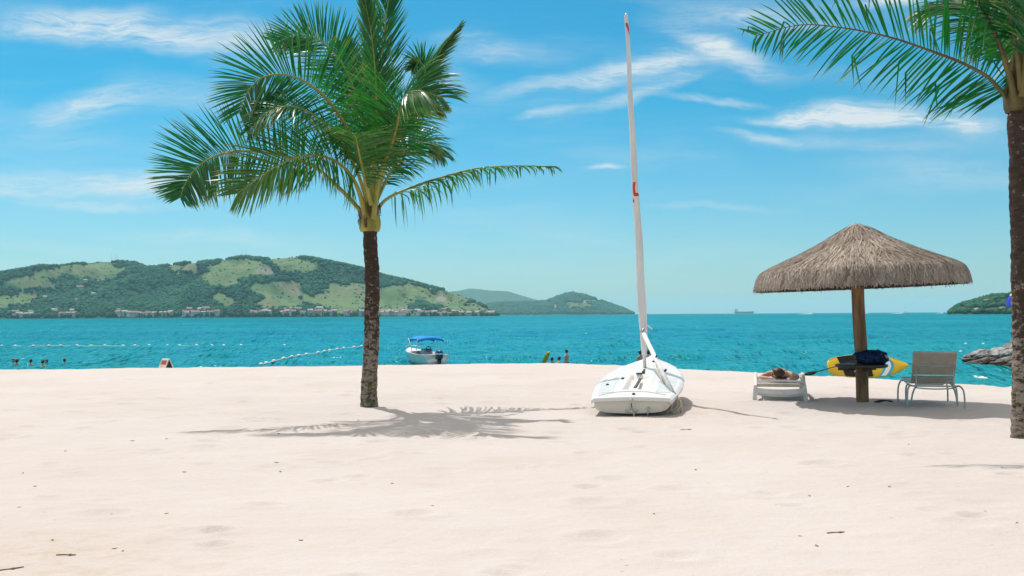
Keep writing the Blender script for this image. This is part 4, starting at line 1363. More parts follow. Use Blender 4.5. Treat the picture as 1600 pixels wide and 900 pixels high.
bather('low dark head beside a yellow float, left of the standing child', 862.5, 558.0, 60.5, 90, M_SKIN2, M_HAIR, M_TRUNKS, 1.0)
bather('bather leaning in yellow, just left of the standing child', 871.5, 557.0, 60, 20, M_SKIN1, M_HAIRB, M_TRUNKS, 0.98, lean=0.12, top=M_YELLOW)
bather('dark haired bather behind the dinghy, left of the mast foot', 1000.5, 547.5, 56, 110, M_SKIN1, M_HAIR, M_REDSWIM, 1.0)
bather('light haired bather behind the dinghy, right of the mast foot', 1013, 546.5, 56, 70, M_SKIN3, M_HAIRB, M_TRUNKS, 1.0, long_=0.2)

# yellow and black body board tipping up out of the water
mb = MB(); c = at(852, 561.5, 60)
ol = [(-0.22, -0.55), (0.22, -0.55), (0.27, 0.0), (0.24, 0.35), (0.12, 0.52), (-0.12, 0.52), (-0.24, 0.35), (-0.27, 0.0)]
R_ = Matrix.Rotation(RAD(24), 3, 'Y') @ Matrix.Rotation(RAD(20), 3, 'X') @ Matrix.Rotation(RAD(65), 3, 'Z')
R_ = R_ @ Matrix(((1, 0, 0), (0, 0, -1), (0, 1, 0)))
fr = [c + R_ @ Vector((x, y, 0.035)) for x, y in ol]; bk = [c + R_ @ Vector((x, y, -0.035)) for x, y in ol]
mb.add(fr + bk, [tuple(range(8)), tuple(reversed(range(8, 16)))] + [(k + 8, (k + 1) % 8 + 8, (k + 1) % 8, k) for k in range(8)])
mb.m = [0, 1] + [0] * 8
bodyb = mb.build('body_board', [M_YELLOW, M_BLACK], None, False)
tag(bodyb, 'yellow and black body board tipped up in the shallows left of the bathers', 'body board')

# ------------------------------------------------------------------ white sun lounger with the sunbather
M_PLAST = mat('white_plastic', (0.74, 0.72, 0.68), (0.64, 0.61, 0.56), 5, 0.45, 0.08, 0.003, 0.4)
M_OLDP = mat('aged_plastic', (0.60, 0.54, 0.42), (0.42, 0.34, 0.22), 4, 0.5, 0.1, 0.003, 0.3)
M_TOWEL = mat('white_towel', (0.72, 0.71, 0.69), (0.66, 0.64, 0.62), 30, 0.95, 0.6, 0.006, 0.1)
lb = on(1219, 631)
LX, LY = lb.x, lb.y
gz = ground(LX, LY)
lng = thing('sun_lounger', 'white plastic sun lounger with a sunbather, left of the thatched umbrella', 'sun lounger', (LX, LY, gz), (0, 0, RAD(-14)))
LW, LLEN = 0.42, 2.0
for s in (-1, 1):
    mb = MB()
    # side rail with raised arm line, tapered and curved along its length
    prof = [(-0.02, 0.27), (0.30, 0.31), (0.62, 0.43), (1.0, 0.44), (1.4, 0.40), (LLEN, 0.36)]
    top_ = catmull([(s * LW, y, z) for y, z in prof], 26)
    mb.loft([[p + Vector((s * -0.028, 0, 0)), p + Vector((s * 0.028, 0, 0)), p + Vector((s * 0.030, 0, -0.085)), p + Vector((s * -0.030, 0, -0.085))] for p in top_])
    o = bevel(local(mb.build('side_rail', M_PLAST, None, False), lng), 0.01)
    for y, zt in ((0.05, 0.21), (LLEN - 0.12, 0.29)):
        mb = MB(); mb.loft([[Vector((s * (LW + dx * 0.035 + off), y + dy * 0.05, z)) for dx, dy in ((-1, -1), (1, -1), (1, 1), (-1, 1))] for z, off in ((-0.06, 0.02), (0.1, 0.012), (zt, 0.0))])
        bevel(local(mb.build('leg', M_PLAST, None, False), lng), 0.008)
for k in range(25):
    y = 0.10 + k * 0.077
    if y > LLEN - 0.05: break
    mb = MB(); mb.box((0, y, 0.305), (LW * 2 - 0.07, 0.055, 0.022), None, 0, 0.006)
    local(mb.build('slat', M_PLAST), lng)
mb = MB()  # bowed head beam and hanging pan under it
def bow(y, z0, sag, h, n=18, dep=0.03):
    rs = []
    for k in range(n + 1):
        x = -LW + 0.03 + (2 * LW - 0.06) * k / n; u = x / LW; z = z0 - sag * (1 - u * u)
        rs.append([Vector((x, y - dep / 2, z + h / 2)), Vector((x, y + dep / 2, z + h / 2)), Vector((x, y + dep / 2, z - h / 2)), Vector((x, y - dep / 2, z - h / 2))])
    return rs
mb.loft(bow(0.03, 0.335, -0.012, 0.035)); bevel(local(mb.build('head_bar', M_PLAST, None, False), lng), 0.006)
mb = MB(); mb.loft(bow(0.055, 0.262, 0.0, 0.055)); bevel(local(mb.build('cross_beam', M_OLDP, None, False), lng), 0.006)
mb = MB(); mb.loft(bow(0.02, 0.175, 0.03, 0.095)); mb.loft(bow(0.05, 0.112, 0.035, 0.04)); bevel(local(mb.build('end_panel', M_PLAST, None, False), lng), 0.006)
mb = MB(); mb.box((0.0, 1.02, 0.323), (LW * 2 - 0.12, 1.82, 0.012), None, 0, 0.004)
tw = local(mb.build('towel', M_TOWEL), lng)
tw.parent = None; tw.matrix_basis = Matrix.Translation((LX, LY, gz)) @ Matrix.Rotation(RAD(-14), 4, 'Z')
tag(tw, 'white towel spread on the plastic sun lounger under the sunbather', 'towel')

Rl = Matrix.Rotation(RAD(-14), 3, 'Z'); Ol = Vector((LX, LY, gz))
def WL(x, y, z): return Ol + Rl @ Vector((x, y, z))
sbt = thing('person', 'sunbather lying face down with folded arms on the white plastic lounger', 'person', (LX, LY, gz + 0.33), (0, 0, RAD(-14)))
J = {'pelvis': (WL(0.02, 1.02, .405), (.15, .085)), 'waist': (WL(0.01, .84, .415), (.125, .085)), 'chest': (WL(0.0, .62, .46), (.155, .115)), 'neckbase': (WL(-0.01, .44, .455), (.09, .075)), 'neck': (WL(-0.02, .34, .455), .055), 'skull': (WL(-0.03, .27, .445), .055),
     'shl': (WL(-.18, .45, .445), .058), 'ell': (WL(-.345, .22, .385), .043), 'wrl': (WL(-.12, .10, .375), .028), 'hdl': (WL(-.05, .085, .372), (.036, .018)),
     'shr': (WL(.17, .45, .445), .060), 'elr': (WL(.315, .19, .40), .048), 'wrr': (WL(.185, .075, .372), .030), 'hdr': (WL(.12, .06, .368), (.038, .018)),
     'hipl': (WL(-.07, 1.10, .405), .078), 'knl': (WL(-.10, 1.50, .39), .056), 'anl': (WL(-.11, 1.88, .375), .036), 'tol': (WL(-.12, 2.03, .355), (.035, .02)),
     'hipr': (WL(.11, 1.10, .405), .078), 'knr': (WL(.14, 1.50, .39), .056), 'anr': (WL(.13, 1.88, .375), .036), 'tor': (WL(.14, 2.03, .355), (.035, .02))}
Bn = [('pelvis', 'waist'), ('waist', 'chest'), ('chest', 'neckbase'), ('neckbase', 'neck'), ('neck', 'skull')]
for n in 'lr':
    Bn += [('neckbase', 'sh' + n), ('sh' + n, 'el' + n), ('el' + n, 'wr' + n), ('wr' + n, 'hd' + n), ('pelvis', 'hip' + n), ('hip' + n, 'kn' + n), ('kn' + n, 'an' + n), ('an' + n, 'to' + n)]
body = skin_mesh('body', J, Bn, M_SKIN1, sbt, 'pelvis')
fg = MB()
for s, hx, hy, hz in ((1, -.05, .085, .372), (-1, .12, .06, .368)):
    for q, (oy, ln) in enumerate(((-.03, .062), (-.010, .076), (.010, .072), (.03, .056))):
        a = Vector((hx + s * .012, hy + oy, hz))
        fg.tube([WL(*a), WL(*(a + Vector((s * ln * .5, 0, .004)))), WL(*(a + Vector((s * ln, -.005, -.012))))], [.0095, .0085, .006], 7)
    a = Vector((hx - s * .03, hy + .03, hz))
    fg.tube([WL(*a), WL(*(a + Vector((s * .03, .022, .006)))), WL(*(a + Vector((s * .062, .025, 0))))], [.011, .0095, .006], 7)
hc = WL(-.035, .16, .475)
hf = Rl @ Vector((-0.85, -0.25, 0.15)); hu = Rl @ Vector((-0.2, -0.9, 0.25))
head_shape(fg, hc, hf, hu, 0.104)
join_into(body, fg)
hair_cap(sbt, hc, hf, hu, M_HAIRB, 0.105, 0.1)
# sunglasses
hf_ = hf.normalized(); hs_ = hf_.cross(hu.normalized()).normalized(); hu_ = hs_.cross(hf_)
mb = MB()
for s in (-1, 1):
    cc = hc + hf_ * 0.092 + hs_ * (0.033 * s) + hu_ * 0.012
    mb.add([cc + hs_ * (0.027 * math.cos(a * .5236)) + hu_ * (0.021 * math.sin(a * .5236)) + hf_ * o_ for o_ in (0.004, -0.004) for a in range(12)],
           [tuple(range(12)), tuple(reversed(range(12, 24)))] + [(k, (k + 1) % 12, (k + 1) % 12 + 12, k + 12) for k in range(12)])
    mb.tube([cc + hs_ * (0.027 * s), hc + hs_ * (0.086 * s) + hu_ * 0.012 + hf_ * 0.05, hc + hs_ * (0.088 * s) + hu_ * 0.012], 0.003, 5)
mb.build('sunglasses', M_DARK, sbt)
mb = MB(); mb.loft([[WL(0.02 + a_ * math.cos(2 * math.pi * k / 20), y, 0.405 + b__ * math.sin(2 * math.pi * k / 20)) for k in range(20)] for y, a_, b__ in ((.93, .145, .086), (1.0, .168, .092), (1.12, .175, .090), (1.24, .168, .086))])
mb.build('swimwear', M_TRUNKS, sbt)

# ------------------------------------------------------------------ strap lounge chair
M_FRAME = mat('pale_green_frame', (0.42, 0.50, 0.46), (0.35, 0.43, 0.40), 8, 0.4, 0.05, 0.003, 0.45)
M_STRAP = mat('beige_straps', (0.52, 0.44, 0.36), (0.45, 0.37, 0.29), 8, 0.6, 0.1, 0.003, 0.3)
def m_strap(t):
    p_ = t.n('ShaderNodeTexCoord').outputs['Object']
    c = t.mix(t.ramp(t.noise(p_, 8, 4, 0.6), 0.35, 0.65), (0.72, 0.64, 0.54), (0.64, 0.56, 0.46))
    pr = principled(t, c, 0.55, None, 0.3)
    tr = t.n('ShaderNodeBsdfTranslucent'); t.put(tr.inputs[0], c)
    mx = t.n('ShaderNodeMixShader'); mx.inputs[0].default_value = 0.4
    t.t.links.new(pr, mx.inputs[1]); t.t.links.new(tr.outputs[0], mx.inputs[2])
    return mx.outputs[0]


M_STRAP = material('beige_vinyl_straps', m_strap)
M_STRAP2 = mat('white_blue_straps', (0.55, 0.60, 0.64), (0.47, 0.53, 0.58), 8, 0.6, 0.1, 0.003, 0.3)
cl = on(1453, 641)
CXx, CYy = 6.92, 16.35
ch = thing('lounge_chair', 'metal framed strap lounge chair seen from behind, right of the thatched umbrella', 'lounge chair', (CXx, CYy, ground(CXx, CYy)), (0, 0, RAD(-15.5)))
HW = 0.342
def tubes(name, lists, r=0.0145, m=M_FRAME):
    mb = MB()
    for l in lists: mb.tube(l, r, 9)
    return local(mb.build(name, m), ch)
SEAT = 0.34
tubes('seat_frame', [catmull([(s * HW, -0.02, SEAT), (s * HW, 0.5, SEAT - 0.015), (s * HW, 1.2, SEAT), (s * (HW - 0.02), 1.85, SEAT + 0.02)], 20) for s in (-1, 1)] +
      [[(-HW, 0.0, SEAT), (HW, 0.0, SEAT)], [(-HW + 0.02, 1.85, SEAT + 0.02), (HW - 0.02, 1.85, SEAT + 0.02)]])
for s in (-1, 1):
    tubes('rear_leg', [catmull([(s * (HW - 0.01), 0.16, SEAT - 0.01), (s * (HW + 0.035), 0.06, SEAT - 0.0), (s * (HW + 0.075), -0.02, SEAT - 0.05), (s * (HW + 0.09), -0.06, SEAT - 0.16), (s * (HW + 0.095), -0.08, -0.05)], 22)])
    tubes('inner_leg', [catmull([(s * (HW - 0.06), 0.10, SEAT - 0.02), (s * (HW - 0.03), 0.12, SEAT - 0.08), (s * (HW + 0.0), 0.14, SEAT - 0.2), (s * (HW + 0.02), 0.15, -0.05)], 14)])
    tubes('front_leg', [catmull([(s * HW, 1.42, SEAT), (s * (HW + 0.04), 1.52, SEAT - 0.03), (s * (HW + 0.07), 1.58, SEAT - 0.16), (s * (HW + 0.075), 1.6, -0.05)], 16)])
    tubes('armrest', [catmull([(s * (HW + 0.0), 0.52, SEAT), (s * (HW + 0.05), 0.50, SEAT - 0.06), (s * (HW + 0.06), 0.44, 0.02), (s * (HW + 0.06), 0.42, -0.05)], 14)])
# reclined back, hinged over the seat, top edge nearer the camera
b0 = Vector((0, 0.30, SEAT + 0.03)); b1 = Vector((0, -0.08, 0.895))
def bk(x, f): return Vector((x, 0, 0)) + b0.lerp(b1, f)
tubes('backrest_frame', [[bk(s * (HW - 0.02), f) for f in (0, .3, .6, .9, 1.0)] for s in (-1, 1)] + [[bk(-HW + 0.02, 1.0), bk(HW - 0.02, 1.0)], [bk(-HW + 0.02, 0.02), bk(HW - 0.02, 0.02)]])
tubes('back_brace', [[bk(s * (HW - 0.06), 0.56) + Vector((0, -0.03, 0)), Vector((s * (HW - 0.055), -0.0, SEAT + 0.03)), Vector((s * (HW - 0.05), 0.0, SEAT - 0.03))] for s in (-1, 1)] + [[bk(-HW + 0.06, 0.57) + Vector((0, -0.03, 0)), bk(HW - 0.06, 0.57) + Vector((0, -0.03, 0))]], 0.012)
tubes('lower_rail', [catmull([(-HW + 0.05, 0.0, SEAT - 0.03), (-0.1, -0.01, SEAT - 0.045), (0.1, -0.01, SEAT - 0.045), (HW - 0.05, 0.0, SEAT - 0.03)], 12), [(-HW + 0.05, 0.12, SEAT + 0.02), (HW * 0.4, 0.12, SEAT + 0.02), (HW * 0.6, 0.12, SEAT + 0.07), (HW - 0.05, 0.12, SEAT + 0.07)]], 0.011)
nrm_b = (b1 - b0).cross(Vector((1, 0, 0))).normalized()
mb = MB()
for k in range(15):
    f = 0.06 + k * 0.0655
    if 3 <= k <= 3: continue
    c0 = bk(0, f)
    dirb = (b1 - b0).normalized()
    Rb = Matrix((Vector((1, 0, 0)), dirb, nrm_b)).transposed()
    for sgn in (-1, 1):
        mb.box(c0 + nrm_b * (0.016 * sgn) + dirb * rng.uniform(-.002, .002), (2 * HW - 0.02, 0.034, 0.003), Rb)
local(mb.build('backrest_straps', M_STRAP, None, False), ch)
mb = MB()
for k in range(26):
    y = 0.34 + k * 0.058
    mb.box((0, y, SEAT + 0.018), (2 * HW + 0.02, 0.042, 0.003)); 
local(mb.build('seat_straps', M_STRAP2, None, False), ch)

# ------------------------------------------------------------------ paddle board, its carrier and the paddle
M_SUPY = mat('board_yellow', (0.82, 0.50, 0.012), (0.78, 0.46, 0.012), 2, 0.35, 0.03, 0.003, 0.5)
M_PAD = mat('deck_pad_black', (0.014, 0.014, 0.017), (0.022, 0.022, 0.026), 20, 0.8, 0.3, 0.003, 0.2)
M_SBLUE = mat('board_blue', (0.03, 0.38, 0.55), (0.03, 0.34, 0.5), 4, 0.4, 0.02)
M_SWHITE = mat('board_white', (0.80, 0.80, 0.78), (0.74, 0.74, 0.72), 4, 0.4, 0.02)
SY = 33.0
s0 = at(1293.5, 573, SY); s1 = at(1420, 571, SY)
sc_ = at(1357, 572.5, SY)
SL = (s1 - s0).length
sup = thing('paddle_board', 'yellow paddle board held on edge at the shoreline behind the umbrella table', 'paddle board', sc_, (0, 0, 0))
exd = (s1 - s0).normalized(); ezd = Vector((0, 0, 1)); ezd = (ezd - exd * ezd.dot(exd)).normalized(); eyd = exd.cross(ezd)
ezd = (Matrix.Rotation(RAD(-30), 3, exd) @ ezd)
eyd = -exd.cross(ezd)          # towards the camera is -eyd
def half_w(u):  # u 0 tail .. 1 nose
    return 0.43 * float(np.interp(u, [0, .01, .04, .12, .3, .5, .68, .8, .9, .96, 1], [.42, .52, .66, .84, .99, 1.0, .90, .70, .42, .20, .0]))
def SP(u, v, d): return sc_ + exd * ((u - 0.5) * SL) + ezd * (v) + eyd * d
us = np.concatenate([[0], 0.5 - 0.5 * np.cos(np.linspace(0.15, math.pi, 60))]); us = np.clip(us, 0, 1)
mb = MB(); rings = []
for u in us:
    h = half_w(u); th_ = 0.055
    rings.append([SP(u, h * math.cos(a), th_ * math.copysign(abs(math.sin(a)) ** 0.6, math.sin(a))) for a in [2 * math.pi * k / 28 for k in range(28)]])
mb.loft(rings); mb.build('board', M_SUPY, sup)
FD = -math.copysign(1, eyd.y) * 0.0585      # the face turned to the camera


def board_panel(name, m, u0, u1, lo=-1.0, hi=1.0, shift=None, k=0.90, d=1.0):
    mb = MB(); a = []; n1, n2 = 26, 10
    for i in range(n1 + 1):
        for j in range(n2 + 1):
            v = lo + (hi - lo) * j / n2
            f = i / n1
            ua = u0(v) if callable(u0) else u0; ub2 = u1(v) if callable(u1) else u1
            u = ua + (ub2 - ua) * f
            a.append(SP(u, v * half_w(u) * k, FD * d))
    mb.add(a, [(i * 11 + j, i * 11 + j + 1, (i + 1) * 11 + j + 1, (i + 1) * 11 + j) for i in range(n1) for j in range(n2)])
    return mb.build(name, m, sup)
board_panel('deck_pad', M_PAD, lambda v: 0.155 - 0.03 * v, 0.525, k=0.93)
cv = lambda v: 0.075 * (1 - (v - 0.1) ** 2) - 0.05
board_panel('blue_stripe', M_SBLUE, lambda v: 0.655 + cv(v), lambda v: 0.785 + cv(v), k=0.965)
board_panel('white_stripe', M_SWHITE, lambda v: 0.685 + cv(v), lambda v: 0.750 + cv(v), k=0.966, d=1.07)
mb = MB(); pts = [SP(0.30 + 0.012 * math.sin(q), -0.12 - 0.06 * q, FD * 1.08) for q in (0, .5, 1, 1.5, 2.0)]
mb.tube(pts, [0.006, 0.016, 0.02, 0.014, 0.006], 7); mb.build('pad_logo', M_SWHITE, sup)
mb = MB(); q = SP(0.80, 0.12, FD * 1.04); mb.tube([q, q + Vector((0, -0.012, 0))], 0.016, 10); mb.build('vent_plug', M_DARK, sup)
for v, nm in ((0.965, 'rail_trim'),):
    mb = MB(); mb.tube([SP(u, half_w(u) * 0.985, FD * 0.55) for u in np.linspace(0.02, 0.98, 60)], 0.009, 6); mb.build(nm, mat('pale_yellow_trim', (0.78, 0.66, 0.25), (0.72, 0.58, 0.2), 4, 0.5, 0.02), sup)
cp = at(1347, 560, SY + 0.62)
carrier = person('person standing in the shallows behind the umbrella pole, holding the yellow board', (cp.x, cp.y, -1.42), 250, M_SKIN2, M_HAIR, M_TRUNKS, None, arms=((0.24, 0.08, -0.22, 0.22, 0.28, -0.12), (0.24, 0.08, -0.22, 0.22, 0.28, -0.12)))
pd = thing('paddle', 'black paddle slanting down left across the yellow paddle board', 'paddle', at(1300, 573, SY - 0.16))
pa, pb = at(1343, 562, SY - 0.12), at(1276, 581.0, SY - 0.3)
mb = MB(); mb.tube([pa, pb], 0.016, 8); mb.build('shaft', M_BLACK, pd)
mb = MB(); dd_ = (pb - pa).normalized(); sd_ = dd_.cross(Vector((0, 1, 0))).normalized()
mb.loft([[pb + dd_ * x + sd_ * w_ + Vector((0, -0.008, 0)), pb + dd_ * x - sd_ * w_ + Vector((0, -0.008, 0)), pb + dd_ * x - sd_ * w_ + Vector((0, 0.008, 0)), pb + dd_ * x + sd_ * w_ + Vector((0, 0.008, 0))] for x, w_ in ((-0.02, .016), (.1, .05), (.28, .075), (.40, .06), (.43, .03))])
mb.build('blade', M_BLACK, pd)

# ------------------------------------------------------------------ motor boat
M_BOAT = mat('motorboat_white', (0.76, 0.75, 0.73), (0.68, 0.67, 0.66), 3, 0.35, 0.05, 0.004, 0.5)
M_BIM = mat('blue_canvas', (0.012, 0.27, 0.66), (0.01, 0.23, 0.58), 5, 0.75, 0.2, 0.006, 0.2)
M_NAVY = mat('outboard_navy', (0.012, 0.05, 0.12), (0.01, 0.035, 0.09), 4, 0.35, 0.03, 0.003, 0.5)
M_GREYP = mat('grey_panel', (0.42, 0.44, 0.46), (0.36, 0.38, 0.40), 6, 0.5, 0.05)
bp = at(683, 560, 59.0)
mbt = thing('motor_boat', 'white motor boat with blue canopy and outboard moored beyond the sand crest', 'motor boat', (bp.x, bp.y, WATER - 0.12), (0, RAD(0), RAD(27)))
BLn = 4.3
def bw(t): return float(np.interp(t, [0, .3, .6, .8, .92, 1], [.80, .88, .84, .60, .32, .03]))
rings = []
for t in np.linspace(0, 1, 30):
    b = bw(t); top_z = 0.66 + 0.30 * t ** 2; kz = -0.10 + 0.62 * max(0, t - 0.55) ** 1.5 * 2.6
    kz = min(kz, top_z - 0.06)
    y = t * BLn + 0.25 * max(0, t - 0.8)
    rk = 0.28 * t
    rings.append([Vector((-b, y + rk, top_z)), Vector((-b * 0.96, y + rk * .8, top_z - 0.10)), Vector((-b * 0.84, y + rk * .3, (top_z + kz) / 2 - 0.05)), Vector((-b * 0.66, y, kz + 0.10)), Vector((0, y, kz)), Vector((b * 0.66, y, kz + 0.10)), Vector((b * 0.84, y + rk * .3, (top_z + kz) / 2 - 0.05)), Vector((b * 0.96, y + rk * .8, top_z - 0.10)), Vector((b, y + rk, top_z))])
mb = MB(); mb.loft(rings, 0, False, False); mb.add(rings[0], [tuple(reversed(range(9)))])
# gunwale, inner wall, floor
inn = []
for i, t in enumerate(np.linspace(0, 1, 30)):
    R0 = rings[i]; k = 0.86
    inn.append((R0[0], Vector((R0[0].x * k, R0[0].y, R0[0].z + 0.012)), Vector((R0[0].x * k * .97, R0[0].y, 0.26 + .3 * t * t)), Vector((R0[8].x * k * .97, R0[8].y, 0.26 + .3 * t * t)), Vector((R0[8].x * k, R0[8].y, R0[8].z + 0.012)), R0[8]))
mb.loft([list(r) for r in inn], 0, False, False); mb.add([inn[0][2], inn[0][3], Vector((.5, 0, .5)), Vector((-.5, 0, .5))], [(0, 1, 2, 3)])
local(mb.build('hull', M_BOAT), mbt)
mb = MB(); mb.loft([[Vector((s * bw(t) * .86, t * BLn + .28 * t, .665 + .3 * t * t + 0.05 * (1 - abs(s))  )) for s in np.linspace(-1, 1, 9)] for t in np.linspace(0.62, 0.985, 12)], 0, False, False)
local(mb.build('fore_deck', M_BOAT), mbt)
mb = MB(); mb.box((0.05, 1.75, 0.62), (0.62, 0.45, 0.72), None, 0, 0.05); cns = local(mb.build('console', M_GREYP), mbt)
mb = MB(); mb.tube([(0.05 + 0.16 * math.cos(a), 1.46, 0.96 + 0.16 * math.sin(a)) for a in np.linspace(0, 2 * math.pi, 20)], 0.022, 6); mb.tube([(-0.1, 1.46, 0.96), (0.2, 1.46, 0.96)], 0.016, 6); mb.tube([(0.05, 1.55, 0.90), (0.05, 1.46, 0.96)], 0.025, 6)
mb.build('steering_wheel', M_DARK); sw = bpy.data.objects['steering_wheel']; sw.parent = cns
mb = MB(); mb.box((0.05, 0.72, 0.48), (0.95, 0.42, 0.40), None, 0, 0.05); local(mb.build('seat', M_BOAT), mbt)
# outboard engine
mb = MB(); mb.loft([[Vector((0.02 + a_ * math.cos(2 * math.pi * k / 20), -0.30 + b__ * math.sin(2 * math.pi * k / 20), z)) for k in range(20)] for z, a_, b__ in ((.42, .14, .22), (.50, .20, .28), (.78, .205, .29), (.90, .18, .25), (.95, .10, .15))])
ob = local(mb.build('outboard_engine', M_NAVY), mbt)
mb = MB(); mb.loft([[Vector((0.02 + .212 * math.cos(2 * math.pi * k / 20), -0.30 + .298 * math.sin(2 * math.pi * k / 20), z)) for k in range(20)] for z in (.70, .77)], 0, True, False); e_ = mb.build('white_band', M_SWHITE); e_.parent = ob
mb = MB(); mb.loft([[Vector((0.02 + a_ * x, -0.27 + b__ * y, z)) for x, y in ((-1, -1), (1, -1), (1, 1), (-1, 1))] for z, a_, b__ in ((.44, .09, .14), (.0, .07, .10), (-.45, .04, .09))]); mb.box((0.02, -0.12, 0.5), (.3, .22, .2), None, 0, .03); e_ = mb.build('engine_leg', M_DARK); e_.parent = ob
# bimini: arched canvas on hoops
mb = MB(); rows = []
for i in range(12):
    y = 0.95 + 1.55 * i / 11
    rows.append([Vector((0.86 * math.sin(a) * 1.0, y, 1.58 + 0.16 * math.cos(a * 1.1) - (0.10 if i in (0, 11) else 0) + 0.015 * math.sin(i * 1.6))) for a in np.linspace(-1.35, 1.35, 15)])
rows2 = [[p - Vector((0, 0, 0.03)) for p in r] for r in rows]
mb.loft(rows, 0, False, False); mb.loft(rows2, 0, False, False)
for r1_, r2_ in ((rows[0], rows2[0]), (rows[-1], rows2[-1])): mb.loft([r1_, [p - Vector((0, 0, .12)) for p in r1_]], 0, False, False)
mb.loft([[r[0] for r in rows], [r[0] - Vector((0, 0, .10)) for r in rows]], 0, False, False); mb.loft([[r[-1] for r in rows], [r[-1] - Vector((0, 0, .10)) for r in rows]], 0, False, False)
local(mb.build('canopy', M_BIM), mbt)
for s in (-1, 1):
    for y0, y1 in ((1.4, 0.98), (1.9, 2.46)):
        mb = MB(); mb.tube([(s * 0.80, y0, 0.70), (s * 0.845, y1, 1.60)], 0.02, 7); local(mb.build('canopy_pole', M_SWHITE), mbt)
mb = MB(); mb.tube([(0.66, 0.05, 0.68), (0.67, 0.0, 1.55)], [0.012, 0.007], 6); local(mb.build('aerial', M_SWHITE), mbt)
mb = MB(); mb.tube([(-0.55, 3.7, 0.98), (-0.30, 4.3, 1.10), (0, 4.6, 1.14), (0.30, 4.3, 1.10), (0.55, 3.7, 0.98)], 0.014, 6); local(mb.build('bow_rail', M_ALU), mbt)

# ------------------------------------------------------------------ sandwich board sign
sgp = at(259.5, 568, 38.5)
sgz = ground(sgp.x, sgp.y)
sg = thing('sandwich_board', 'small white folding sandwich board with red heading at the sand crest', 'sign', (sgp.x, sgp.y, sgz), (0, 0, RAD(-38)))
M_SIGN = mat('white_sign_board', (0.78, 0.78, 0.77), (0.70, 0.70, 0.70), 4, 0.5, 0.03)
M_SRED = mat('sign_red', (0.55, 0.10, 0.03), (0.42, 0.07, 0.03), 8, 0.6, 0.02)
M_SYEL = mat('sign_yellow', (0.80, 0.62, 0.30), (0.70, 0.50, 0.2), 8, 0.6, 0.02)
M_SPINK = mat('sign_pink', (0.66, 0.36, 0.42), (0.58, 0.3, 0.36), 8, 0.6, 0.02)
SH = at(256, 560.7, 38.5).z - sgz
SWd = 0.44
def leafp(s, f, x, off=0.0):   # s side (-1 camera right, +1 left), f 0 bottom..1 top
    return Vector((x, s * (0.40 * (1 - f)) + s * off, SH * f))
for s in (-1, 1):
    mb = MB(); a = [leafp(s, 0, -SWd / 2), leafp(s, 0, SWd / 2), leafp(s, 1, SWd / 2), leafp(s, 1, -SWd / 2)]
    nn = Vector((0, s * SH, 0.40)).normalized() * 0.03
    mb.add(a + [p + nn for p in a], [(0, 1, 2, 3), (7, 6, 5, 4), (0, 4, 5, 1), (1, 5, 6, 2), (2, 6, 7, 3), (3, 7, 4, 0)])
    o = local(mb.build('sign_panel', M_SIGN, None, False), sg)
    mb2 = MB()
mb = MB(); mb.add([leafp(-1, .03, SWd / 2 - .02, -.02), leafp(1, .03, SWd / 2 - .02, -.02), leafp(1, .95, SWd / 2 - .02, 0), leafp(-1, .95, SWd / 2 - .02, 0), leafp(-1, .03, -SWd / 2 + .02, -.02), leafp(1, .03, -SWd / 2 + .02, -.02), leafp(1, .95, -SWd / 2 + .02, 0), leafp(-1, .95, -SWd / 2 + .02, 0)],
       [(0, 1, 2, 3), (7, 6, 5, 4), (0, 4, 5, 1), (1, 5, 6, 2), (3, 2, 6, 7), (0, 3, 7, 4)])
local(mb.build('inner_shade_fill', M_BLACK, None, False), sg)  # black filler in the open gap, standing in for shade between the panels
def sign_bar(f0, f1, x0, x1, m, nm):
    s = -1; nn = Vector((0, s * SH, 0.40)).normalized() * 0.034
    mb = MB(); q = [leafp(s, f0, x0) + nn, leafp(s, f0, x1) + nn, leafp(s, f1, x1) + nn, leafp(s, f1, x0) + nn]
    mb.add(q, [(0, 1, 2, 3)]); local(mb.build(nm, m, None, False), sg)
sign_bar(.74, .92, -.18, .18, M_SRED, 'sign_heading')
sign_bar(.64, .70, -.18, .08, M_SYEL, 'sign_line')
for k, f in enumerate((.54, .44, .34, .24)):
    sign_bar(f, f + .05, -.17, .17 - .05 * (k % 2), M_SPINK if k % 2 == 0 else M_GREYP, 'sign_line')

# ------------------------------------------------------------------ parasol mostly behind the right palm
pcn = at(1613, 468, 24.0)
pr_ = thing('parasol', 'blue and yellow parasol half hidden behind the right palm trunk', 'parasol', (pcn.x, pcn.y, ground(pcn.x, pcn.y)))
M_PBLUE = mat('parasol_blue', (0.01, 0.045, 0.55), (0.01, 0.035, 0.45), 4, 0.7, 0.05)
M_PYEL = mat('parasol_yellow', (0.80, 0.50, 0.02), (0.72, 0.44, 0.02), 4, 0.7, 0.05)
mb = MB(); NA = 48; vs = []
Rp = Matrix.Rotation(RAD(-16), 3, 'Y')
for i in range(9):
    a = i / 8 * 1.30
    for k in range(NA):
        t = 2 * math.pi * k / NA
        sc2 = 1 + 0.03 * math.cos(t * 8) * i / 8
        vs.append(pcn + Rp @ Vector((0.62 * math.sin(a) * math.cos(t) * sc2, 0.62 * math.sin(a) * math.sin(t) * sc2, 0.50 * math.cos(a) - 0.12)))
mb.add(vs, [(i * NA + k, i * NA + (k + 1) % NA, (i + 1) * NA + (k + 1) % NA, (i + 1) * NA + k) for i in range(8) for k in range(NA)])
mb.m = [(1 if i < 5 else 0) for i in range(8) for k in range(NA)]
mb.build('canopy', [M_PBLUE, M_PYEL], pr_)
mb = MB(); mb.tube([Vector((pcn.x + 0.05, pcn.y, ground(pcn.x, pcn.y) - 0.3)), pcn + Vector((-0.05, 0, 0.34))], 0.022, 8); mb.build('pole', M_SWHITE, pr_)

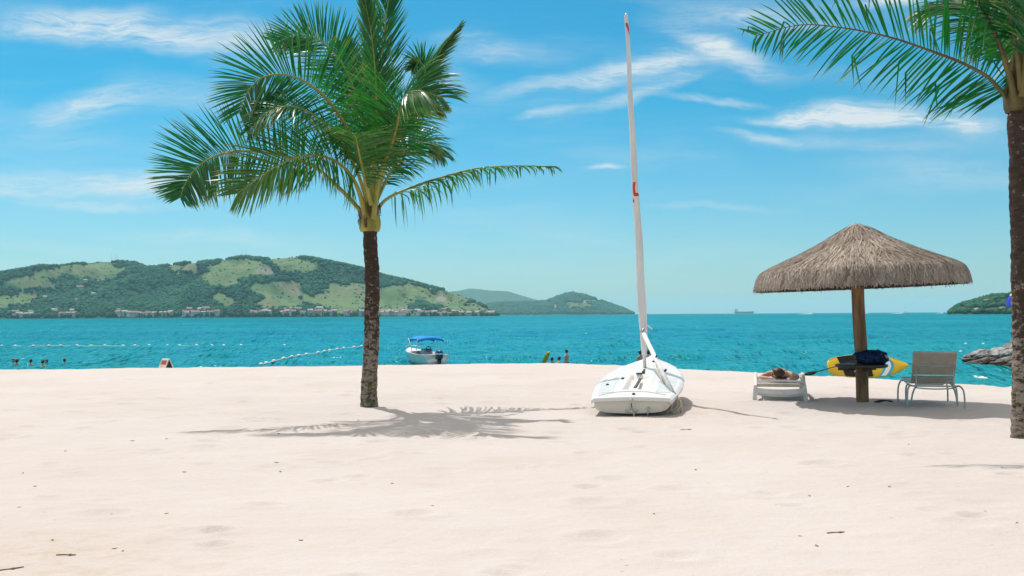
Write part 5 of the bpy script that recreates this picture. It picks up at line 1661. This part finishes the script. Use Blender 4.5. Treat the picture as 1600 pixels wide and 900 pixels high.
# ------------------------------------------------------------------ rocks
def m_rock(t):
    p = t.n('ShaderNodeNewGeometry').outputs['Position']
    c = t.mix(t.ramp(t.noise(p, 1.6, 6, 0.7), 0.35, 0.65), (0.54, 0.52, 0.51), (0.14, 0.13, 0.125))
    c = t.mix(t.ramp(t.noise(p, 5, 5, 0.7), 0.55, 0.7, 0, 0.7), c, (0.48, 0.45, 0.43))
    z = t.n('ShaderNodeSeparateXYZ'); t.put(z.inputs[0], p)
    c = t.mix(t.ramp(t.math('ADD', z.outputs[2], t.math('MULTIPLY', t.noise(p, 1.5, 4, 0.6), 0.5)), -0.80, -0.35, 0.92, 0.0), c, (0.085, 0.055, 0.032))
    return principled(t, c, 0.9, t.bump(t.noise(p, 2.2, 7, 0.7), 1.0, 0.18), 0.2)


M_ROCK = material('shore_rock', m_rock)
ROCKS = [(1523, 567.5, 51.5, 1.05, 0.5, 0.22, 3, 'low brown rock slab, leftmost of the shore rocks'),
         (1529, 556, 52.5, 0.78, 0.6, 0.36, 4, 'small pale grey rock above the brown slab at the shore'),
         (1558, 556, 52.5, 0.95, 0.7, 0.46, 5, 'grey streaked boulder in the middle of the shore rocks'),
         (1590, 549, 54.0, 1.15, 0.9, 0.60, 6, 'biggest light grey boulder, partly behind the right palm trunk'),
         (1566, 567, 51.0, 0.85, 0.6, 0.34, 7, 'dark wet boulder below the big grey boulder'),
         (1594, 570, 50.0, 0.80, 0.6, 0.34, 8, 'brownish rock at the waterline beside the palm trunk'),
         (1645, 552, 54.5, 1.6, 1.1, 0.75, 9, 'grey boulder to the right of the palm trunk')]
for px, py, Y, rx, ry, rz, sd, lab in ROCKS:
    bm = bmesh.new(); bmesh.ops.create_icosphere(bm, subdivisions=5, radius=1)
    for v in bm.verts:
        n_ = v.co.copy()
        k = 1 + 0.26 * mnoise.fractal(n_ * 0.9 + Vector((sd * 3.1, 0, 0)), 1.0, 2.1, 5)
        cell = mnoise.voronoi(n_ * 1.5 + Vector((sd, sd, 0)))[0]
        k *= 1 - 0.20 * (cell[1] - cell[0] < 0.12) * (1 - (cell[1] - cell[0]) / 0.12)
        k -= 0.03 * abs(math.sin((n_.x * 1.2 + n_.z * 2.2) * 3 + sd))
        v.co = Vector((n_.x * rx * k, n_.y * ry * k, n_.z * rz * k))
    me = bpy.data.meshes.new('rock'); bm.to_mesh(me); bm.free(); me.materials.append(M_ROCK)
    me.polygons.foreach_set('use_smooth', [True] * len(me.polygons))
    c = at(px, py, Y)
    o = link('rock', me); o.location = (c.x, c.y, c.z - 0.05); o.rotation_euler = (0, RAD(-14), 0)
    tag(o, lab, 'rock', 'rocks at the shore')

# ------------------------------------------------------------------ swimming area floats
M_FLOAT = mat('white_float', (0.80, 0.80, 0.80), (0.72, 0.73, 0.74), 6, 0.5, 0.05)
bm = bmesh.new(); bmesh.ops.create_uvsphere(bm, u_segments=14, v_segments=9, radius=1)
for v in bm.verts: v.co.z *= 0.75; v.co.x *= 1.15
fm = bpy.data.meshes.new('float'); bm.to_mesh(fm); bm.free(); fm.materials.append(M_FLOAT)
fm.polygons.foreach_set('use_smooth', [True] * len(fm.polygons))


def floats(pts, label, group, r, rope):
    ws = []
    for k, (px, py) in enumerate(pts):
        p = on(px, py, WATER); ws.append(p)
        o = link('float', fm); o.location = (p.x, p.y, WATER + r * 0.55); o.scale = (r, r, r); o.rotation_euler = (0, 0, rng.uniform(0, 3))
        tag(o, label, 'float', group)
    if rope:
        mb = MB(); pp = []
        for a, b in zip(ws[:-1], ws[1:]):
            for j in range(6):
                q = a.lerp(b, j / 6); q.z = WATER + 0.055 + rng.uniform(-.02, .02); pp.append(q)
        pp.append(ws[-1] + Vector((0, 0, 0.05)))
        mb.tube(pp, 0.03, 5)
        tag(mb.build('float_rope', M_FLOAT), rope, 'rope')


floats([(4 + k * 23.2 + rng.uniform(-4, 4), 541.8 - 0.0005 * k + rng.uniform(-.4, .4) - k * 0.05) for k in range(20)], 'small white float in the long straight line across the left bay', 'floats of the left straight line', 0.15,
       'long pale rope lying straight along the water across the left bay')
floats([(408, 571.0), (416, 569), (428, 565.6), (443, 561.5), (456, 558.6), (467, 556.8), (479, 554.9), (497, 552), (507, 550), (515, 548.5), (527, 546.5), (537, 545), (553, 543.5), (565, 542)],
       'white float in the slanting line left of the lone palm trunk', 'floats of the slanting line', 0.13, 'pale rope slanting away from the beach left of the lone palm')
floats([(1429.5, 541.2), (1438.5, 542.6), (1449, 540), (1448, 543.5), (1458, 544.9), (1469.5, 546.8), (1479, 540), (1477.6, 549), (1490, 550.8), (1501, 551.6), (1508.7, 538.5), (1536.5, 538.6)],
       'white float bobbing on the water left of the shore rocks', 'floats near the shore rocks', 0.13, None)

# ------------------------------------------------------------------ surf at the right shore
mb = MB(); vs = []; n1 = 120
for i in range(n1):
    f = i / (n1 - 1); px = 1495 + f * 95
    p = on(px, 590.5 - 5.0 * f * 0.5, WATER)
    hgt = (-0.03 + 0.10 * max(0, mnoise.fractal((f * 18, 0.3, 0), 0.8, 2, 3))) * math.sin(math.pi * min(1, f * 1.2 + 0.02)) ** 0.5
    wd = 0.25 + 0.9 * (0.5 + mnoise.noise((f * 9, 2, 0)))
    for j in range(9):
        u = j / 8 * 2 - 1
        vs.append(Vector((p.x + 0.1 * mnoise.noise((f * 40, u * 3, 1)), p.y + u * wd + 0.6 * mnoise.noise((f * 6, 5, 0)), WATER - 0.05 + (hgt + 0.05) * (1 - u * u) * (1 + 0.6 * mnoise.noise((f * 70, u * 5, 4))))))
mb.add(vs, [(i * 9 + j, i * 9 + j + 1, (i + 1) * 9 + j + 1, (i + 1) * 9 + j) for i in range(n1 - 1) for j in range(8)])
sf = mb.build('surf_foam', M_FOAM); sf['kind'] = 'stuff'

# ------------------------------------------------------------------ ships and boats far out
M_SHIP = mat('ship_hull_blue', (0.10, 0.15, 0.22), (0.13, 0.17, 0.22), 0.02, 0.6, 0.0)
M_SUPER = mat('ship_white', (0.70, 0.72, 0.74), (0.62, 0.64, 0.66), 0.05, 0.6, 0.0)
sp = on(1163, horizon_y(1163) + 0.4, WATER); Ysh = 8200.0
spx = at(1163, 488, Ysh)
shp = thing('cargo_ship', 'long grey blue cargo ship on the horizon left of the umbrella', 'ship', (spx.x, Ysh, WATER))
SLn, SHt = 165.0, 16.0
mb = MB(); mb.loft([[Vector((x, -b, SHt + dz)), Vector((x, b, SHt + dz)), Vector((x - k, b * .8, -2)), Vector((x - k, -b * .8, -2))] for x, b, dz, k in ((-SLn / 2, 9, 1, -4), (-SLn / 2 + 25, 12, 0, 0), (SLn / 2 - 30, 12, 0, 0), (SLn / 2 - 6, 6, 2, 4), (SLn / 2, 1, 3, 10))])
local(mb.build('hull', M_SHIP, None, False), shp)
mb = MB(); mb.box((-SLn / 2 + 18, 0, SHt + 9), (16, 20, 18)); mb.box((-SLn / 2 + 18, 0, SHt + 20), (12, 24, 4)); local(mb.build('bridge_house', M_SUPER, None, False), shp)
mb = MB(); mb.box((-SLn / 2 + 9, 0, SHt + 15), (6, 6, 16)); local(mb.build('funnel', M_SHIP, None, False), shp)
for x, h in ((-20, 14), (20, 14), (60, 12)):
    mb = MB(); mb.tube([(x, 0, SHt - 1), (x, 0, SHt + h)], 1.2, 6); local(mb.build('deck_mast', M_SUPER), shp)


def launch(px, Y, L, label, wake):
    p = at(px, 488, Y)
    t = thing('speed_boat', label, 'speed boat', (p.x, Y, WATER))
    mb = MB(); mb.loft([[Vector((x, -b, h)), Vector((x, b, h)), Vector((x - 0.1 * L, b * .6, -.3)), Vector((x - 0.1 * L, -b * .6, -.3))] for x, b, h in ((-L / 2, L * .14, L * .12), (L * .1, L * .16, L * .13), (L * .38, L * .08, L * .16), (L / 2, L * .01, L * .18))])
    local(mb.build('hull', M_SUPER, None, False), t)
    mb = MB(); mb.loft([[Vector((x, -b, L * .10)), Vector((x, b, L * .10)), Vector((x - .04 * L, b * .8, h)), Vector((x - .04 * L, -b * .8, h))] for x, b, h in ((-L * .2, L * .11, L * .30), (L * .12, L * .11, L * .30), (L * .22, L * .09, L * .14))])
    local(mb.build('cabin', M_SUPER, None, False), t)
    if wake:
        mb = MB(); vs = []
        for i in range(30):
            f = i / 29
            for j in range(5):
                u = j / 4 * 2 - 1
                vs.append(Vector((-L * .45 - f * wake, u * (1 + 6 * f), 0.05 + (1.5 * (1 - f) ** 2 + 0.25) * (1 - u * u) * (0.7 + 0.5 * rng.random()))))
        mb.add(vs, [(i * 5 + j, (i + 1) * 5 + j, (i + 1) * 5 + j + 1, i * 5 + j + 1) for i in range(29) for j in range(4)])
        local(mb.build('wake_foam', M_FOAM), t)


launch(1415, 2600, 13, 'white speed boat on the horizon, left of the wooded headland', 34)
launch(1272, 2400, 9, 'white speed boat with long foam wake, under the thatched roof edge', 34)
launch(1358, 3000, 8, 'tiny white boat on the horizon, right of the umbrella pole', 10)
launch(1476, 2600, 9, 'tiny white boat just left of the wooded headland tip', 20)

# ------------------------------------------------------------------ houses along the far shore and up the slope
HW_ = [mat('house_wall_white', (0.70, 0.68, 0.64), (0.62, 0.60, 0.56), 0.2, 0.8, 0.0), mat('house_wall_cream', (0.58, 0.48, 0.38), (0.52, 0.42, 0.33), 0.2, 0.8, 0.0), mat('house_wall_grey', (0.48, 0.47, 0.47), (0.42, 0.41, 0.41), 0.2, 0.8, 0.0)]
HR_ = [mat('roof_tile_red', (0.32, 0.19, 0.14), (0.26, 0.16, 0.12), 0.3, 0.9, 0.0), mat('roof_grey', (0.40, 0.38, 0.36), (0.33, 0.32, 0.31), 0.3, 0.9, 0.0), mat('roof_pale', (0.55, 0.52, 0.50), (0.5, 0.47, 0.45), 0.3, 0.9, 0.0)]
M_WIN = mat('dark_window', (0.05, 0.06, 0.07), (0.07, 0.08, 0.09), 1, 0.3, 0.0)
HM = []
for k in range(9):
    r = random.Random(k); wd, dp, ht = r.uniform(8, 13), r.uniform(7, 9), r.uniform(3.5, 6.5)
    mb = MB(); mb.box((0, 0, ht / 2 - 2), (wd, dp, ht + 4), None, 0)
    e = 0.7
    a = [Vector((-wd / 2 - e, -dp / 2 - e, ht)), Vector((wd / 2 + e, -dp / 2 - e, ht)), Vector((wd / 2 + e, dp / 2 + e, ht)), Vector((-wd / 2 - e, dp / 2 + e, ht)), Vector((-wd / 2 - e, 0, ht + 2.4)), Vector((wd / 2 + e, 0, ht + 2.4))]
    mb.add(a, [(0, 1, 5, 4), (2, 3, 4, 5), (0, 4, 3), (1, 2, 5), (3, 2, 1, 0)], 1)
    for q in range(3):
        x = -wd / 3 + q * wd / 3; mb.box((x, -dp / 2 - 0.03, ht * .55), (1.2, 0.12, 1.4), None, 2)
    me_o = mb.build('house', [HW_[k % 3], HR_[(k // 2 + k) % 3], M_WIN], None, False); HM.append(me_o.data); bpy.data.objects.remove(me_o)


def house(p, label, group, r):
    o = link('house', r.choice(HM)); o.location = p; s = r.uniform(0.8, 1.25); o.scale = (s, s, s * r.uniform(.9, 1.25)); o.rotation_euler = (0, 0, r.uniform(-0.6, 0.6) + (math.pi if r.random() < .3 else 0))
    tag(o, label, 'house', group)


hr = random.Random(9)
shore = [(20, 60, 9), (70, 120, 8), (185, 285, 22), (285, 340, 16), (395, 420, 8), (430, 575, 34), (600, 770, 44)]
for a, b, n in shore:
    for k in range(n):
        px = hr.uniform(a, b); j = int(np.argmin(np.abs(hill.U[:, 0] - px)))
        zs = hill.Z[j]; i = int(np.argmax(zs > WATER + hr.choice([0.8, 1.2, 3, 6, 9])))
        house(Vector((hill.X[j, i] + hr.uniform(-3, 3), hill.Y[j, i] - 1.0, max(zs[i], WATER + 1.2))), 'tiny pale house among those lining the far shore below the hill', 'houses along the far shore', hr)
for k in range(46):
    px, py = hr.choice([(hr.gauss(135, 22), hr.gauss(468, 10)), (hr.gauss(100, 40), hr.gauss(478, 8)), (hr.gauss(60, 18), hr.gauss(452, 9)), (hr.gauss(140, 14), hr.gauss(440, 3)), (hr.gauss(160, 20), hr.gauss(480, 8))])
    if px < 2: continue
    house(hill.spot(px, py) + Vector((0, -4, 3.0)), 'tiny pale house scattered among trees on the far left slope', 'houses on the left slope', hr)
o = link('house', HM[0]); q = headland.spot(1541, 474); o.location = q + Vector((0, 0, 1)); o.scale = (0.55, 0.55, 0.6)
tag(o, 'lone white house among the trees on the right headland', 'house')

# radio masts on the ridge
M_MAST = mat('mast_grey', (0.35, 0.36, 0.38), (0.3, 0.31, 0.33), 0.2, 0.6, 0.0)
for px, py, top, lab in ((174, 410, 393.5, 'tallest thin radio mast on the left grassy hilltop'), (179.5, 409, 397, 'middle radio mast on the left grassy hilltop'), (184, 409, 398, 'shortest radio mast on the left grassy hilltop'),
                         (377.5, 402, 388, 'thin radio mast on the middle summit, left of its twin'), (383, 402, 389, 'thin radio mast on the middle summit, right of its twin')):
    p = hill.spot(px, py + 1.0); ztop = at(px, top, p.y).z; h = ztop - p.z
    mb = MB()
    for s1_, s2_ in ((-1, -1), (1, -1), (0, 1)):
        mb.tube([p + Vector((s1_ * 0.7, s2_ * 0.7, -3)), p + Vector((0.1 * s1_, 0.1 * s2_, h))], 0.17, 4)
    for k in range(10):
        f = k / 10; w0 = 0.7 * (1 - f) + .1
        mb.tube([p + Vector((-w0, -w0, h * f)), p + Vector((w0, -w0, h * (f + .08)))], 0.08, 4)
    tag(mb.build('radio_mast', M_MAST), lab, 'radio mast', 'radio masts on the ridge')

# ------------------------------------------------------------------ scraps on the sand
M_TWIG = mat('dry_twig', (0.30, 0.21, 0.14), (0.20, 0.13, 0.085), 20, 0.9, 0.3, 0.003)
M_DRY = mat('dry_leaf', (0.30, 0.20, 0.12), (0.20, 0.13, 0.07), 20, 0.8, 0.3, 0.003)


def twig(px, py, ln, ang, label):
    p = on(px, py); d = Vector((math.cos(RAD(ang)), math.sin(RAD(ang)), 0))
    pts = catmull([p + d * (-ln / 2), p + d * (-ln * .1) + Vector((0, ln * .05, 0)), p + d * (ln * .25), p + d * (ln / 2) + Vector((0, ln * .04, 0))], 12)
    for q in pts: q.z = ground(q.x, q.y) + 0.004
    mb = MB(); mb.tube(pts, [0.0045 + 0.001 * math.sin(k) for k in range(12)], 6)
    q = pts[6]; mb.tube([q, q + d * (ln * .15) + Vector((0, -ln * .1, 0.006))], 0.005, 5)
    tag(mb.build('twig', M_TWIG), label, 'twig')


def dry_leaf(px, py, L, ang, label, group=None):
    p = on(px, py); p.z = ground(p.x, p.y) + 0.001
    mb = MB(); vs = []
    for i in range(7):
        f = i / 6; wv = L * .28 * math.sin(math.pi * min(.98, f + .02)) ** 0.8
        for u in (-1, 0, 1):
            vs.append((L * (f - .5), u * wv, L * .08 * (u * u) + L * .15 * (f - .5) ** 2))
    mb.add(vs, [(i * 3 + j, i * 3 + j + 1, (i + 1) * 3 + j + 1, (i + 1) * 3 + j) for i in range(6) for j in range(2)])
    o = mb.build('dry_leaf', M_DRY); o.location = p; o.rotation_euler = (rng.uniform(-.2, .2), rng.uniform(-.2, .2), RAD(ang))
    tag(o, label, 'dry leaf', group)


twig(1072, 670, 0.16, 3, 'thin stick on the sand just in front of the dinghy')
twig(1306, 829, 0.14, 10, 'short dark twig on the open sand at lower right')
twig(103, 866, 0.13, 2, 'short dark twig on the sand near the lower left corner')
twig(9, 888, 0.20, 28, 'brown stick at the left edge of the foreground sand')
LEAVES = [(102, 701, .08), (207, 687, .09), (260, 684, .06), (288, 738, .08), (55, 759, .07), (432, 721, .09), (438, 733, .07), (470, 842, .06), (179, 855, .06), (192, 859, .05), (435, 675, .08), (1087, 730, .07), (1390, 762, .07), (1540, 803, .05), (1420, 697, .06), (676, 787, .05),
          (36, 737, .06), (260, 800, .06), (1589, 822, .05), (613, 752, .06), (1265, 774, .05), (1325, 760, .06), (1250, 833, .05), (560, 655, .08), (635, 676, .07), (1022, 800, .05), (1276, 850, .06), (30, 796, .05), (82, 845, .06), (1566, 735, .06)]
for px, py, L in LEAVES:
    dry_leaf(px, py, L * 0.62, rng.uniform(0, 360), 'small dry leaf scrap lying on the open pale sand', 'dry leaf scraps on the sand')
